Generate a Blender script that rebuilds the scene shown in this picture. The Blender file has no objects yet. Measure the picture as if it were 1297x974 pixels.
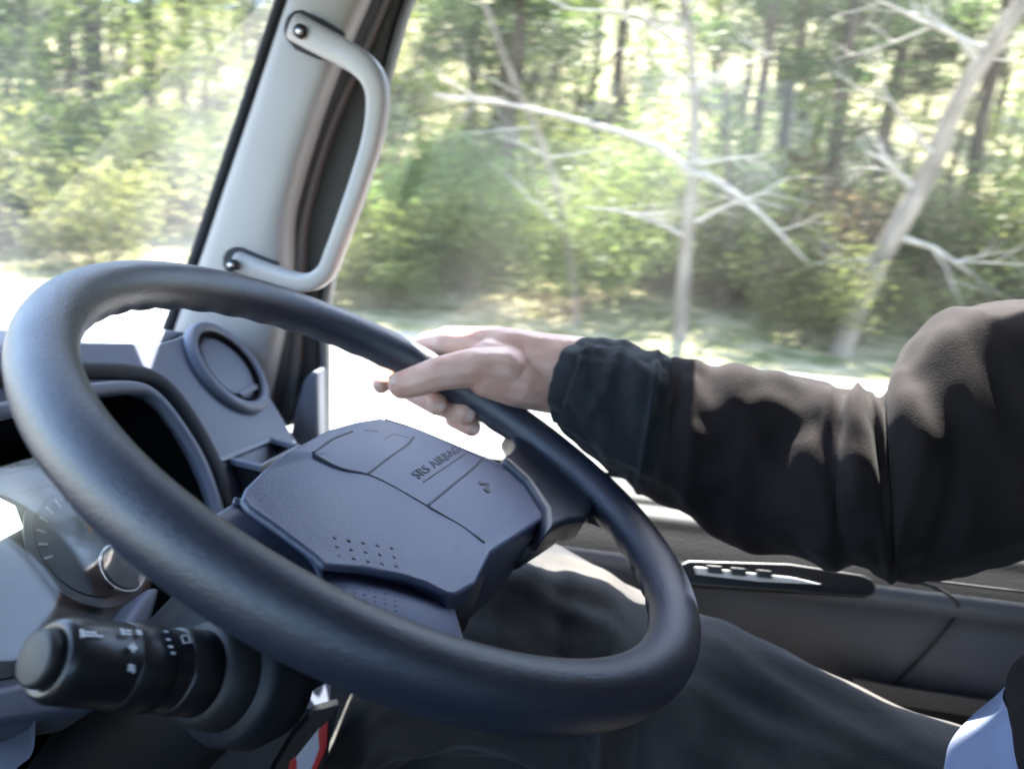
import bpy, bmesh, math, random
import numpy as np
from mathutils import Vector, Matrix, noise
R = math.radians
S = bpy.context.scene
COL = S.collection

# ------------------------------------------------------------------ camera, sky, sun, exposure
M = np.array([[0.9912016065089734, 0.10720308359548295, -0.07763294482144784],
              [0.0983762673037849, -0.20428149605260373, 0.9739564571385542],
              [0.08855216138189022, -0.9730244443168578, -0.21303038627497659]])
CAM = np.array([0, 0, 1.8])
F = 975.0
cd = bpy.data.cameras.new('camera'); cam = bpy.data.objects.new('camera', cd); COL.objects.link(cam)
cam.matrix_world = Matrix(((M[0][0], -M[0][1], -M[0][2], 0), (M[1][0], -M[1][1], -M[1][2], 0),
                           (M[2][0], -M[2][1], -M[2][2], 1.8), (0, 0, 0, 1)))
cd.sensor_width = 36; cd.lens = F / 1297 * 36; cd.clip_start = 0.02; cd.clip_end = 900
cd.dof.use_dof = True; cd.dof.focus_distance = 0.47
cd.dof.aperture_fstop = cd.lens / 1000 / 0.0034
cd.dof.aperture_ratio = 0.5
S.camera = cam

SUN_DIR = Vector((0.03, 0.49, 0.80)).normalized()
w = bpy.data.worlds.new("World"); S.world = w; w.use_nodes = True
nt = w.node_tree; nt.nodes.clear()
sky = nt.nodes.new('ShaderNodeTexSky'); sky.sky_type = 'NISHITA'; sky.sun_disc = False
sky.sun_elevation = math.asin(SUN_DIR.z); sky.sun_rotation = math.atan2(SUN_DIR.x, SUN_DIR.y)
sky.air_density = 1.0; sky.dust_density = 1.0
bg = nt.nodes.new('ShaderNodeBackground'); bg.inputs[1].default_value = 0.14
wo = nt.nodes.new('ShaderNodeOutputWorld')
nt.links.new(sky.outputs[0], bg.inputs[0]); nt.links.new(bg.outputs[0], wo.inputs[0])
sl = bpy.data.lights.new('sun', 'SUN'); sl.energy = 4.8; sl.angle = R(0.5); sl.color = (1, .95, .87)
so = bpy.data.objects.new('sun', sl); COL.objects.link(so); so.location = (0, 0, 30)
so.rotation_euler = SUN_DIR.to_track_quat('Z', 'Y').to_euler()
S.view_settings.view_transform = 'Standard'; S.view_settings.look = 'None'
S.view_settings.gamma = 1; S.view_settings.exposure = 3.4
S.render.engine = 'CYCLES'
S.cycles.use_denoising = True
S.cycles.max_bounces = 8; S.cycles.diffuse_bounces = 4; S.cycles.glossy_bounces = 3
S.cycles.transparent_max_bounces = 16; S.cycles.transmission_bounces = 4
S.cycles.sample_clamp_indirect = 6
S.cycles.caustics_reflective = False; S.cycles.caustics_refractive = False

# ------------------------------------------------------------------ geometry helpers
def ray(px, py): return M @ np.array([(px - 648.5) / F, (py - 487) / F, 1.0])
def atz(px, py, z): return CAM + ray(px, py) * z               # a point at a given depth from the lens
def atY(px, py, Y):
    d = ray(px, py); return CAM + d * (Y / d[1])
def onp(px, py, P0, N):
    d = ray(px, py); return CAM + d * (np.dot(P0 - CAM, N) / np.dot(d, N))
def nrm(v): v = np.array(v, float); return v / np.linalg.norm(v)
WC = np.array([-0.10942129, 0.47788754, 1.64407043]); WN = nrm([0.417956875, 0, 0.908466864])
WR = np.array([0, 1.0, 0]); WU = np.cross(WN, WR)
def wl(a, b, h=0): return WC + a * WR + b * WU + h * WN          # wheel coordinates
def wp(px, py, h): return onp(px, py, WC + h * WN, WN)
DN = nrm([math.cos(R(40)), 0, math.sin(R(40))]); DP = np.array([-.36, .75, 1.62])
def dp(px, py, h=0): return onp(px, py, DP + h * DN, DN)         # points on the sloping dashboard face

def props(o, label=None, cat=None, group=None, kind=None):
    if label: o['label'] = label
    if cat: o['category'] = cat
    if group: o['group'] = group
    if kind: o['kind'] = kind
    return o
def empty(name, loc, label, cat, group=None):
    o = bpy.data.objects.new(name, None); COL.objects.link(o); o.location = loc; o.empty_display_size = .05
    return props(o, label, cat, group)
def link(name, me, mat, parent=None, smooth=True, subsurf=0, bevel=0):
    if mat and not me.materials: me.materials.append(mat)
    o = bpy.data.objects.new(name, me); COL.objects.link(o)
    if smooth:
        me.polygons.foreach_set('use_smooth', [True] * len(me.polygons)); me.update()
    if bevel:
        b = o.modifiers.new('b', 'BEVEL'); b.width = bevel; b.segments = 3; b.limit_method = 'ANGLE'; b.angle_limit = R(30)
        b.harden_normals = False
    if subsurf:
        s = o.modifiers.new('s', 'SUBSURF'); s.levels = s.render_levels = subsurf
    if parent:
        o.parent = parent
        T = Vector((0, 0, 0)); p = parent
        while p: T += p.location; p = p.parent
        me.transform(Matrix.Translation(-T))
    return o
def fix(bm):
    bmesh.ops.recalc_face_normals(bm, faces=bm.faces[:])
def tomesh(bm, name='m', nofix=False):
    if not nofix: fix(bm)
    me = bpy.data.meshes.new(name); bm.to_mesh(me); bm.free(); return me
def add_loft(bm, rings, cap=True, closed=False):
    vs = [[bm.verts.new(p) for p in r] for r in rings]; n = len(vs[0]); k = len(vs)
    for i in range(k if closed else k - 1):
        a, b = vs[i], vs[(i + 1) % k]
        for j in range(n): bm.faces.new((a[j], a[(j + 1) % n], b[(j + 1) % n], b[j]))
    if cap and not closed:
        for rr, ri in ((vs[0], rings[0]), (vs[-1], rings[-1])):
            c = bm.verts.new(np.mean(ri, axis=0))
            for j in range(n): bm.faces.new((rr[j], rr[(j + 1) % n], c))
def sring(c, u, v, n=24, e=1.0):
    out = []
    for i in range(n):
        t = 2 * math.pi * i / n; ct, st = math.cos(t), math.sin(t)
        out.append(np.array(c) + np.array(u) * math.copysign(abs(ct) ** e, ct) + np.array(v) * math.copysign(abs(st) ** e, st))
    return out
def catmull(P, k=6):
    P = [np.array(p, float) for p in P]; Q = [2 * P[0] - P[1]] + P + [2 * P[-1] - P[-2]]; out = []
    for i in range(1, len(Q) - 2):
        for s in range(k):
            t = s / k
            out.append(.5 * (2 * Q[i] + (Q[i + 1] - Q[i - 1]) * t + (2 * Q[i - 1] - 5 * Q[i] + 4 * Q[i + 1] - Q[i + 2]) * t * t + (3 * Q[i] - Q[i - 1] - 3 * Q[i + 1] + Q[i + 2]) * t ** 3))
    out.append(P[-1]); return out
def tube_rings(path, rad, n=20, ref=(0, 0, 1), e=1.0, asp=1.0):
    path = [np.array(p, float) for p in path]; rings = []; up = np.array(ref, float)
    if not hasattr(rad, '__len__'): rad = [rad] * len(path)
    for i, p in enumerate(path):
        t = nrm(path[min(i + 1, len(path) - 1)] - path[max(i - 1, 0)])
        u = nrm(up - t * np.dot(up, t)); v = np.cross(t, u); up = u
        rings.append(sring(p, u * rad[i], v * rad[i] * asp, n, e))
    return rings
def tube(name, path, rad, mat, parent=None, k=6, n=20, e=1.0, asp=1.0, ref=(0, 0, 1), closed=False):
    if hasattr(rad, '__len__') and k > 1: rad = [r[0] for r in catmull([(r,) for r in rad], k)]
    bm = bmesh.new(); add_loft(bm, tube_rings(catmull(path, k) if k > 1 else path, rad, n, ref, e, asp))
    return link(name, tomesh(bm), mat, parent)
def add_slab(bm, pts, thick):
    """polygon pts extruded by the vector (or function of a point) thick"""
    f = thick if callable(thick) else (lambda p: thick)
    a = [bm.verts.new(p) for p in pts]; b = [bm.verts.new(np.array(p) + np.array(f(p))) for p in pts]; n = len(pts)
    fa = bm.faces.new(a); fb = bm.faces.new(b[::-1])
    for i in range(n): bm.faces.new((a[i], b[i], b[(i + 1) % n], a[(i + 1) % n]))
    bm.normal_update(); bmesh.ops.triangulate(bm, faces=[fa, fb], ngon_method='EAR_CLIP')
def slab(name, pts, thick, mat, parent=None, bevel=0.003, smooth=True):
    bm = bmesh.new(); add_slab(bm, pts, thick)
    bmesh.ops.recalc_face_normals(bm, faces=bm.faces[:])
    bmesh.ops.dissolve_limit(bm, angle_limit=R(1), verts=bm.verts[:], edges=bm.edges[:])
    o = link(name, tomesh(bm), mat, parent, smooth=smooth, bevel=bevel)
    if smooth:
        w_ = o.modifiers.new('w', 'WEIGHTED_NORMAL'); w_.keep_sharp = False
    return o
def bar(name, Ls, Rs, dep, mat, parent=None, e=.45, out=(0, 1, 0), n=28, k=5, bevel=0):
    """strip between a left and a right edge curve with rounded edges and real depth"""
    Ls, Rs = catmull(Ls, k), catmull(Rs, k); out = np.array(out, float); rings = []
    for l, r in zip(Ls, Rs): rings.append(sring((l + r) / 2 + out * dep, (r - l) / 2, out * dep, n, e))
    bm = bmesh.new(); add_loft(bm, rings); return link(name, tomesh(bm), mat, parent)
def box(name, c, s, mat, parent=None, bevel=.004, rot=None):
    bm = bmesh.new(); bmesh.ops.create_cube(bm, size=1)
    m = Matrix.Translation(c) @ (rot if rot else Matrix()) @ Matrix.Diagonal((*s, 1))
    bmesh.ops.transform(bm, matrix=m, verts=bm.verts[:])
    o = link(name, tomesh(bm), mat, parent, bevel=bevel)
    o.modifiers.new('w', 'WEIGHTED_NORMAL'); return o
def blob_mesh(caps, voxel, smooth=6, name='body'):
    """tapered limbs joined into one continuous skin"""
    bm = bmesh.new()
    for (a, ra, b, rb) in caps:
        a = np.array(a, float); b = np.array(b, float); L = np.linalg.norm(b - a); k = max(1, int(L / (min(ra, rb) * .22)))
        for i in range(k + 1):
            t = i / k; p = a + (b - a) * t; r = ra + (rb - ra) * t
            bmesh.ops.create_icosphere(bm, subdivisions=2, radius=r, matrix=Matrix.Translation(p))
    me = tomesh(bm, name, True); o = bpy.data.objects.new('tmp', me); COL.objects.link(o)
    rm = o.modifiers.new('r', 'REMESH'); rm.mode = 'VOXEL'; rm.voxel_size = voxel
    sm = o.modifiers.new('s', 'SMOOTH'); sm.factor = .5; sm.iterations = smooth
    dg = bpy.context.evaluated_depsgraph_get(); ev = o.evaluated_get(dg)
    out = bpy.data.meshes.new_from_object(ev); bpy.data.objects.remove(o); return out

# ------------------------------------------------------------------ materials
def mat(name, col, rough=.5, spec=.5, metal=0, var=0, vscale=8, bump=0, bscale=200, bdist=.001, bump2=0, b2scale=20, col2=None,
        sss=0, trans=0, coat=0, sheen=0, emit=None, estr=0, stretch=None, objrand=0, rvar=0):
    m = bpy.data.materials.new(name); m.use_nodes = True; t = m.node_tree; N = t.nodes; Lk = t.links
    b = N['Principled BSDF']; out = N['Material Output']
    b.inputs['Base Color'].default_value = (*col, 1); b.inputs['Roughness'].default_value = rough
    b.inputs['Specular IOR Level'].default_value = spec; b.inputs['Metallic'].default_value = metal
    b.inputs['Coat Weight'].default_value = coat; b.inputs['Sheen Weight'].default_value = sheen
    if sss:
        b.inputs['Subsurface Weight'].default_value = sss; b.inputs['Subsurface Radius'].default_value = (.009, .003, .0015)
        b.inputs['Subsurface Scale'].default_value = 1
    if emit: b.inputs['Emission Color'].default_value = (*emit, 1); b.inputs['Emission Strength'].default_value = estr
    tc = N.new('ShaderNodeTexCoord'); src = tc.outputs['Object']
    if stretch:
        mp = N.new('ShaderNodeMapping'); mp.inputs['Scale'].default_value = stretch; Lk.new(src, mp.inputs[0]); src = mp.outputs[0]
    colsock = None
    if var or col2:
        no = N.new('ShaderNodeTexNoise'); no.inputs['Scale'].default_value = vscale; no.inputs['Detail'].default_value = 6; Lk.new(src, no.inputs[0])
        rp = N.new('ShaderNodeMapRange'); rp.inputs[1].default_value = .35; rp.inputs[2].default_value = .65; Lk.new(no.outputs[0], rp.inputs[0])
        mx = N.new('ShaderNodeMix'); mx.data_type = 'RGBA'; Lk.new(rp.outputs[0], mx.inputs[0])
        c2 = col2 or tuple(min(1, c * (1 + var)) for c in col); c1 = col if col2 else tuple(c * (1 - var) for c in col)
        mx.inputs[6].default_value = (*c1, 1); mx.inputs[7].default_value = (*c2, 1); colsock = mx.outputs[2]
    if objrand:
        oi = N.new('ShaderNodeObjectInfo'); hs = N.new('ShaderNodeHueSaturation')
        mr = N.new('ShaderNodeMapRange'); mr.inputs[3].default_value = 1 - objrand; mr.inputs[4].default_value = 1 + objrand
        Lk.new(oi.outputs['Random'], mr.inputs[0]); Lk.new(mr.outputs[0], hs.inputs['Value'])
        mr2 = N.new('ShaderNodeMapRange'); mr2.inputs[3].default_value = .5 - objrand * .09; mr2.inputs[4].default_value = .5 + objrand * .06
        ml = N.new('ShaderNodeMath'); ml.operation = 'MULTIPLY'; ml.inputs[1].default_value = 7.31; fr = N.new('ShaderNodeMath'); fr.operation = 'FRACT'
        Lk.new(oi.outputs['Random'], ml.inputs[0]); Lk.new(ml.outputs[0], fr.inputs[0]); Lk.new(fr.outputs[0], mr2.inputs[0]); Lk.new(mr2.outputs[0], hs.inputs['Hue'])
        if colsock: Lk.new(colsock, hs.inputs['Color'])
        else: hs.inputs['Color'].default_value = (*col, 1)
        colsock = hs.outputs[0]
    if colsock: Lk.new(colsock, b.inputs['Base Color'])
    last = None
    for (bs, sc, ds) in ((bump2, b2scale, bdist * 4), (bump, bscale, bdist)):
        if bs:
            n2 = N.new('ShaderNodeTexNoise'); n2.inputs['Scale'].default_value = sc; n2.inputs['Detail'].default_value = 3; Lk.new(src, n2.inputs[0])
            bp = N.new('ShaderNodeBump'); bp.inputs['Strength'].default_value = bs; bp.inputs['Distance'].default_value = ds
            Lk.new(n2.outputs[0], bp.inputs['Height'])
            if last: Lk.new(last, bp.inputs['Normal'])
            last = bp.outputs[0]
    if last: Lk.new(last, b.inputs['Normal'])
    if rvar:
        n3 = N.new('ShaderNodeTexNoise'); n3.inputs['Scale'].default_value = 14; n3.inputs['Detail'].default_value = 5; Lk.new(tc.outputs['Object'], n3.inputs[0])
        r3 = N.new('ShaderNodeMapRange'); r3.inputs[1].default_value = .3; r3.inputs[2].default_value = .7
        r3.inputs[3].default_value = rough - rvar; r3.inputs[4].default_value = rough + rvar; Lk.new(n3.outputs[0], r3.inputs[0]); Lk.new(r3.outputs[0], b.inputs['Roughness'])
    if trans:
        tl = N.new('ShaderNodeBsdfTranslucent'); ms = N.new('ShaderNodeMixShader'); ms.inputs[0].default_value = trans
        if colsock:
            Lk.new(colsock, tl.inputs[0])
        else: tl.inputs[0].default_value = (*col, 1)
        Lk.new(b.outputs[0], ms.inputs[1]); Lk.new(tl.outputs[0], ms.inputs[2]); Lk.new(ms.outputs[0], out.inputs[0])
    return m
def glass_mat(name, haze=.05, tint=(.97, .985, .98), refl=.008):  # mixes in a pale translucent veil that imitates glare on the glass
    m = bpy.data.materials.new(name); m.use_nodes = True; t = m.node_tree; N = t.nodes; Lk = t.links; N.clear()
    out = N.new('ShaderNodeOutputMaterial'); tr = N.new('ShaderNodeBsdfTransparent'); tr.inputs[0].default_value = (*tint, 1)
    gl = N.new('ShaderNodeBsdfGlossy'); gl.inputs['Roughness'].default_value = .02
    fr = N.new('ShaderNodeLayerWeight'); fr.inputs[0].default_value = .5
    pw = N.new('ShaderNodeMath'); pw.operation = 'POWER'; pw.inputs[1].default_value = 5; Lk.new(fr.outputs['Facing'], pw.inputs[0])
    sc1 = N.new('ShaderNodeMath'); sc1.operation = 'MULTIPLY_ADD'; sc1.inputs[1].default_value = .9; sc1.inputs[2].default_value = refl; Lk.new(pw.outputs[0], sc1.inputs[0])
    m1 = N.new('ShaderNodeMixShader'); Lk.new(sc1.outputs[0], m1.inputs[0]); Lk.new(tr.outputs[0], m1.inputs[1]); Lk.new(gl.outputs[0], m1.inputs[2])
    df = N.new('ShaderNodeBsdfTranslucent'); df.inputs[0].default_value = (.9, .9, .88, 1)
    tc = N.new('ShaderNodeTexCoord'); mp = N.new('ShaderNodeMapping'); mp.inputs['Scale'].default_value = (1, 1, .45); mp.inputs['Rotation'].default_value = (0, R(18), 0)
    no = N.new('ShaderNodeTexNoise'); no.inputs['Scale'].default_value = 6; no.inputs['Detail'].default_value = 5
    Lk.new(tc.outputs['Object'], mp.inputs[0]); Lk.new(mp.outputs[0], no.inputs[0])
    mr = N.new('ShaderNodeMapRange'); mr.inputs[1].default_value = .35; mr.inputs[2].default_value = .75; mr.inputs[3].default_value = haze * .35; mr.inputs[4].default_value = haze * 1.6
    Lk.new(no.outputs[0], mr.inputs[0])
    m2 = N.new('ShaderNodeMixShader'); Lk.new(mr.outputs[0], m2.inputs[0]); Lk.new(m1.outputs[0], m2.inputs[1]); Lk.new(df.outputs[0], m2.inputs[2])
    Lk.new(m2.outputs[0], out.inputs[0]); return m

m_rim = mat('grained_black_vinyl', (.017, .022, .038), .34, .75, bump=.8, bscale=780, bdist=.0006, bump2=.08, b2scale=60, rvar=.07, stretch=(1.6, 1, 1))  # blue sky reflection put into the base colour
m_pad = mat('charcoal_airbag_vinyl', (.10, .118, .18), .45, .5, bump=.30, bscale=800, bdist=.0006, rvar=.05, var=.06)  # blue cast of the skylight is part of this colour
m_padg = mat('charcoal_grained_vinyl', (.085, .105, .175), .45, .5, bump=.7, bscale=800, bdist=.0005, rvar=.05, var=.06)  # carries the same painted skylight blue
m_dark = mat('dark_groove', (.012, .012, .013), .6)
m_blackpl = mat('black_plastic', (.010, .010, .0115), .36, .5, bump=.15, bscale=500, bdist=.0004, rvar=.06)
m_shroud = mat('dark_column_plastic', (.014, .015, .019), .5, .4, bump=.3, bscale=700, bdist=.0004)
m_dash = mat('grey_dash_plastic', (.085, .098, .135), .50, .45, bump=.3, bscale=650, bdist=.0004, rvar=.05, var=.05)
m_dash2 = mat('pale_dash_trim', (.13, .145, .185), .38, .5, rvar=.05)
m_cav = mat('matte_black_hood_lining', (.006, .006, .007), .95, .03)
m_pillar = mat('light_grey_pillar_trim', (.25, .24, .23), .5, .4, bump=.12, bscale=400, bdist=.0004, var=.03, rvar=.04)
m_handle = mat('light_grey_handle_plastic', (.29, .28, .27), .42, .5, bump=.12, bscale=500, bdist=.0004, rvar=.05)
m_rubber = mat('grey_rubber_seal', (.04, .041, .045), .8, .2, bump=.1)
m_rubblk = mat('black_rubber_seal', (.012, .012, .012), .55, .5)
m_frame = mat('grey_window_frame', (.10, .105, .11), .4, .5)
m_door = mat('charcoal_door_trim', (.12, .125, .14), .46, .5, bump=.4, bscale=420, bdist=.0005, var=.08, rvar=.06)
m_doorpad = mat('dark_door_recess', (.012, .012, .014), .7, .4, bump=.3, bscale=400)
m_coat = mat('black_cotton_jacket', (.0105, .0080, .0084), .92, .12, bump=.7, bscale=900, bdist=.0006, bump2=.35, b2scale=45, col2=(.019, .0140, .0145), vscale=10, sheen=.03)
m_cuff = mat('black_cuff_cotton', (.012, .014, .017), .9, .12, bump=.7, bscale=900, bdist=.0006, bump2=.5, b2scale=60, col2=(.020, .021, .024), vscale=30, sheen=.08)
m_trous = mat('dark_work_trousers', (.026, .026, .028), .92, .15, bump=.7, bscale=700, bdist=.0007, bump2=.4, b2scale=40, col2=(.062, .056, .052), vscale=14, sheen=.12)
m_skin = mat('skin', (.56, .31, .235), .42, .4, sss=.3, bump=.6, bscale=520, bdist=.0007, bump2=.7, b2scale=60, col2=(.68, .45, .36), vscale=34)
m_nail = mat('fingernail', (.66, .42, .34), .28, .5, sss=.2)
m_hair = mat('black_hair', (.012, .010, .009), .5)
m_belt = mat('grey_belt_webbing', (.20, .23, .34), .7, .3, bump=.5, bscale=800, var=.07, vscale=30)
m_seat = mat('dark_grey_seat_cloth', (.045, .046, .05), .95, .1, bump=.6, bscale=400, var=.15, vscale=60)
m_white = mat('white_print', (.75, .76, .78), .5)
m_print = mat('dark_print', (.030, .034, .05), .5)
m_red = mat('red_print', (.55, .03, .03), .45)
m_screen = mat('lit_display', (.7, .75, .75), .3, emit=(.9, 1, .96), estr=.55)
m_dial = mat('dark_dial_face', (.030, .034, .036), .5, var=.1)
m_dialL = mat('grey_dial_face', (.085, .095, .11), .5)
m_chrome = mat('satin_metal', (.5, .5, .52), .25, metal=1)
m_orange = mat('orange_needle', (.6, .28, .08), .5)
m_roof = mat('grey_headliner', (.20, .20, .205), .9, .1, bump=.4, bscale=300)
m_floor = mat('black_floor_mat', (.03, .03, .03), .9, bump=.5, bscale=100)
m_paint = mat('white_cab_paint', (.7, .71, .72), .3, coat=.4)
m_wind = glass_mat('windshield_glass', .05); m_side = glass_mat('side_window_glass', .007)
m_lens = glass_mat('cluster_lens', .09, (.88, .9, .91), .03)  # grey reflected haze is mixed into the lens itself

# ------------------------------------------------------------------ ground and road
def bend(X): return 0.0 if X > -9 else .016 * (-9 - X) ** 2 * (1 if X > -40 else 1)
def gheight(X, Y):
    e = 11.6 + min(bend(X), 30)
    d = Y - e
    if d <= 0: return 0.0
    h = .10 * min(d, 1.5) / 1.5
    if d > 1.5: h += .16 * (d - 1.5) + (.0 if d < 10 else .22 * (d - 10))
    h = min(h, 26 + d * .05)
    h += .35 * min(1, d / 3) * noise.noise(Vector((X * .25, Y * .25, 0))) + .12 * min(1, d / 1.5) * noise.noise(Vector((X * 1.1, Y * 1.1, 3)))
    return h
def build_ground():
    xs = np.concatenate([np.linspace(-320, -60, 40), np.linspace(-58, 34, 130), np.linspace(38, 320, 40)])
    ys = np.concatenate([np.linspace(-320, 8, 24), np.linspace(9, 32, 60), np.linspace(33, 60, 30), np.linspace(64, 330, 40)])
    bm = bmesh.new(); g = [[bm.verts.new((x, y, gheight(x, y) - .01)) for y in ys] for x in xs]
    for i in range(len(xs) - 1):
        for j in range(len(ys) - 1): bm.faces.new((g[i][j], g[i + 1][j], g[i + 1][j + 1], g[i][j + 1]))
    m = mat('forest_floor', (.085, .10, .035), .95, .1, col2=(.32, .28, .17), vscale=1.6, bump=.8, bscale=9, bdist=.08)
    props(link('ground', tomesh(bm), m), kind='structure')
    bm = bmesh.new(); xs = list(np.linspace(-75, 60, 90)); prev = None
    for x in xs:
        o = min(bend(x), 30); row = [bm.verts.new((x, y + o, .012)) for y in (-3.2, 2, 6, 10.9)]
        if prev:
            for j in range(3): bm.faces.new((prev[j], row[j], row[j + 1], prev[j + 1]))
        prev = row
    props(link('road', tomesh(bm), mat('worn_pale_asphalt', (.20, .195, .19), .85, .3, col2=(.27, .26, .25), vscale=2.5, bump=.5, bscale=60, bdist=.005)), kind='structure')
    for nm, y0 in (('road_line', 10.2), ('road_centre_line', 4.2)):
        bm = bmesh.new(); prev = None
        for x in xs:
            o = min(bend(x), 30); row = [bm.verts.new((x, y0 + o + q, .017)) for q in (0, .16)]
            if prev: bm.faces.new((prev[0], row[0], row[1], prev[1]))
            prev = row
        props(link(nm, tomesh(bm), mat(nm + '_paint', (.72, .72, .68), .6, var=.08)), kind='structure')
build_ground()
# ------------------------------------------------------------------ forest: trees with trunk, limbs and leaf crowns
m_leaf = [mat('leaf_green', (.085, .12, .028), .55, .3, trans=.55, objrand=.35, col2=(.115, .15, .05), vscale=2.2),
          mat('leaf_conifer', (.040, .070, .024), .6, .3, trans=.32, objrand=.35, col2=(.05, .08, .028), vscale=1.6),
          mat('leaf_spring', (.13, .17, .055), .55, .3, trans=.6, objrand=.3, col2=(.16, .17, .06), vscale=2.5),
          mat('leaf_russet', (.11, .085, .045), .6, .2, trans=.35, objrand=.3, var=.3)]
m_bark = mat('dark_bark', (.075, .058, .045), .95, .1, bump=1, bscale=14, bdist=.02, var=.4, vscale=6, stretch=(1, 1, .2))
m_pale = mat('pale_bark', (.17, .14, .11), .9, .2, bump=.8, bscale=14, bdist=.01, var=.35, vscale=5, stretch=(1, 1, .3))
m_twig = mat('sunlit_twig_bark', (.29, .26, .22), .8, .2, bump=.6, bscale=20, bdist=.006, var=.2, vscale=5)  # paler than the trunk bark: sun brightness painted into the limbs
m_rock = mat('pale_rock', (.36, .33, .29), .95, .2, bump=1, bscale=6, bdist=.06, var=.35, vscale=3)
rnd = random.Random(7)
def leafmesh(pts, size, asp, droop, seed, mt, per=10, spread=.2, name='crown'):
    r = np.random.RandomState(seed); n = len(pts) * per
    P = np.repeat(np.array(pts), per, axis=0) + r.normal(0, 1, (n, 3)) * spread * np.array([1, 1, .55])
    d = r.normal(0, 1, (n, 3)); d[:, 2] = d[:, 2] * .5 - droop; d /= np.linalg.norm(d, axis=1)[:, None]
    q = np.cross(d, r.normal(0, 1, (n, 3))); q /= np.linalg.norm(q, axis=1)[:, None] + 1e-9
    s = size * r.uniform(.5, 1.3, (n, 1)); a = d * s; b = q * s * asp
    V = np.stack([P - b * .3, P + a * .5 - b, P + a, P + a * .5 + b], axis=1).reshape(-1, 3)
    me = bpy.data.meshes.new(name); me.vertices.add(len(V)); me.vertices.foreach_set('co', V.ravel().astype(np.float32))
    me.loops.add(4 * n); me.loops.foreach_set('vertex_index', np.arange(4 * n, dtype=np.int32))
    me.polygons.add(n); me.polygons.foreach_set('loop_start', np.arange(0, 4 * n, 4, dtype=np.int32)); me.polygons.foreach_set('loop_total', np.full(n, 4, dtype=np.int32))
    me.update(calc_edges=True); me.materials.append(mt); return me
def limb(bm, p, d, L, r0, depth, rr, spread=.7, segs=7, tips=None, up=.15, n=7):
    path = [np.array(p, float)]; d = nrm(d)
    for i in range(segs):
        d = nrm(d + np.array([rr.gauss(0, .12), rr.gauss(0, .12), rr.gauss(0, .08) + up * .15])); path.append(path[-1] + d * L / segs)
    rad = [r0 * (1 - .78 * i / segs) for i in range(segs + 1)]
    add_loft(bm, tube_rings(path, rad, n, (.3, .9, .1)))
    if tips is not None: tips.append(path[-1]); tips.append(path[segs * 2 // 3])
    if depth > 0:
        for k in range(rr.randint(3, 5)):
            i = rr.randint(2, segs); a = rr.uniform(0, 6.28); q = nrm(np.cross(d, [math.cos(a), math.sin(a), .3]))
            limb(bm, path[i], d * (1 - spread * .6) + q * spread + np.array([0, 0, up]), L * rr.uniform(.45, .7), rad[i] * .6, depth - 1, rr, spread, max(4, segs - 2), tips, up, max(4, n - 1))
def conifer(seed):
    rr = random.Random(seed); H = rr.uniform(11, 15); bm = bmesh.new(); path = [np.array([rr.gauss(0, .03) * z, rr.gauss(0, .03) * z, z]) for z in np.linspace(-.3, H, 12)]
    add_loft(bm, tube_rings(path, [.17 * (1 - .9 * i / 11) + .012 for i in range(12)], 9, (1, 0, 0)))
    pts = []; base = rr.uniform(3.0, 5.2)
    for k in range(52):
        z = base + (H - base) * (k / 52) ** 1.0; a = rr.uniform(0, 6.28); L = (1.9 * (1 - (z - base) / (H - base)) + .35) * rr.uniform(.6, 1.15)
        e = np.array([math.cos(a) * L, math.sin(a) * L, -.1 * L + rr.uniform(-.1, .25)])
        add_loft(bm, tube_rings([np.array([0, 0, z]), np.array([0, 0, z]) + e * .5 + np.array([0, 0, .08]), np.array([0, 0, z]) + e], [.022, .014, .005], 4, (.1, .2, 1)))
        for q in range(int(6 * L + 2)): t = rr.uniform(.3, 1.05); pts.append(np.array([0, 0, z]) + e * t + np.array([rr.gauss(0, .12), rr.gauss(0, .12), 0]))
    for k in range(14):                                                # dead lower twigs
        z = rr.uniform(.9, base); a = rr.uniform(0, 6.28); L = rr.uniform(.4, 1.3)
        add_loft(bm, tube_rings([np.array([0, 0, z]), np.array([math.cos(a) * L, math.sin(a) * L, z + rr.uniform(-.1, .3)])], [.014, .003], 4, (.1, .2, 1)))
    return tomesh(bm, 'trunk', True), leafmesh(pts, .20, .22, .35, seed, m_leaf[1], 11, .17)
def broadleaf(seed, mt):
    rr = random.Random(seed); bm = bmesh.new(); tips = []
    limb(bm, (0, 0, -.2), (rr.gauss(0, .1), rr.gauss(0, .1), 1), rr.uniform(4.5, 6.5), .11, 3, rr, .75, 8, tips, .25)
    return tomesh(bm, 'trunk', True), leafmesh(tips, .11, .5, .1, seed, mt, 16, .32)
def shrub(seed, mt, size=.085):
    rr = random.Random(seed); bm = bmesh.new(); tips = []
    for k in range(6):
        a = rr.uniform(0, 6.28); limb(bm, (math.cos(a) * .1, math.sin(a) * .1, -.05), (math.cos(a) * .7, math.sin(a) * .7, 1), rr.uniform(.8, 1.5), .018, 2, rr, .8, 5, tips, .2, 5)
    return tomesh(bm, 'stem', True), leafmesh(tips, size, .5, 0, seed, mt, 15, .2, 'foliage')
for m_, f_ in ():
    pass
protoC = [conifer(s) for s in (11, 12, 13, 14)]
protoB = [broadleaf(s, m_leaf[0]) for s in (21, 22)] + [broadleaf(23, m_leaf[2])]
protoS = [shrub(31, m_leaf[0]), shrub(32, m_leaf[2]), shrub(33, m_leaf[2]), shrub(34, m_leaf[0]), shrub(35, m_leaf[3])]
def bare(seed, d=(0, 0, 1), L=6, r=.10, depth=3):
    rr = random.Random(seed); bm = bmesh.new(); limb(bm, (0, 0, -.2), d, L, r, depth, rr, .85, 9, None, .12, 8); return tomesh(bm, 'trunk', True)
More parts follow.
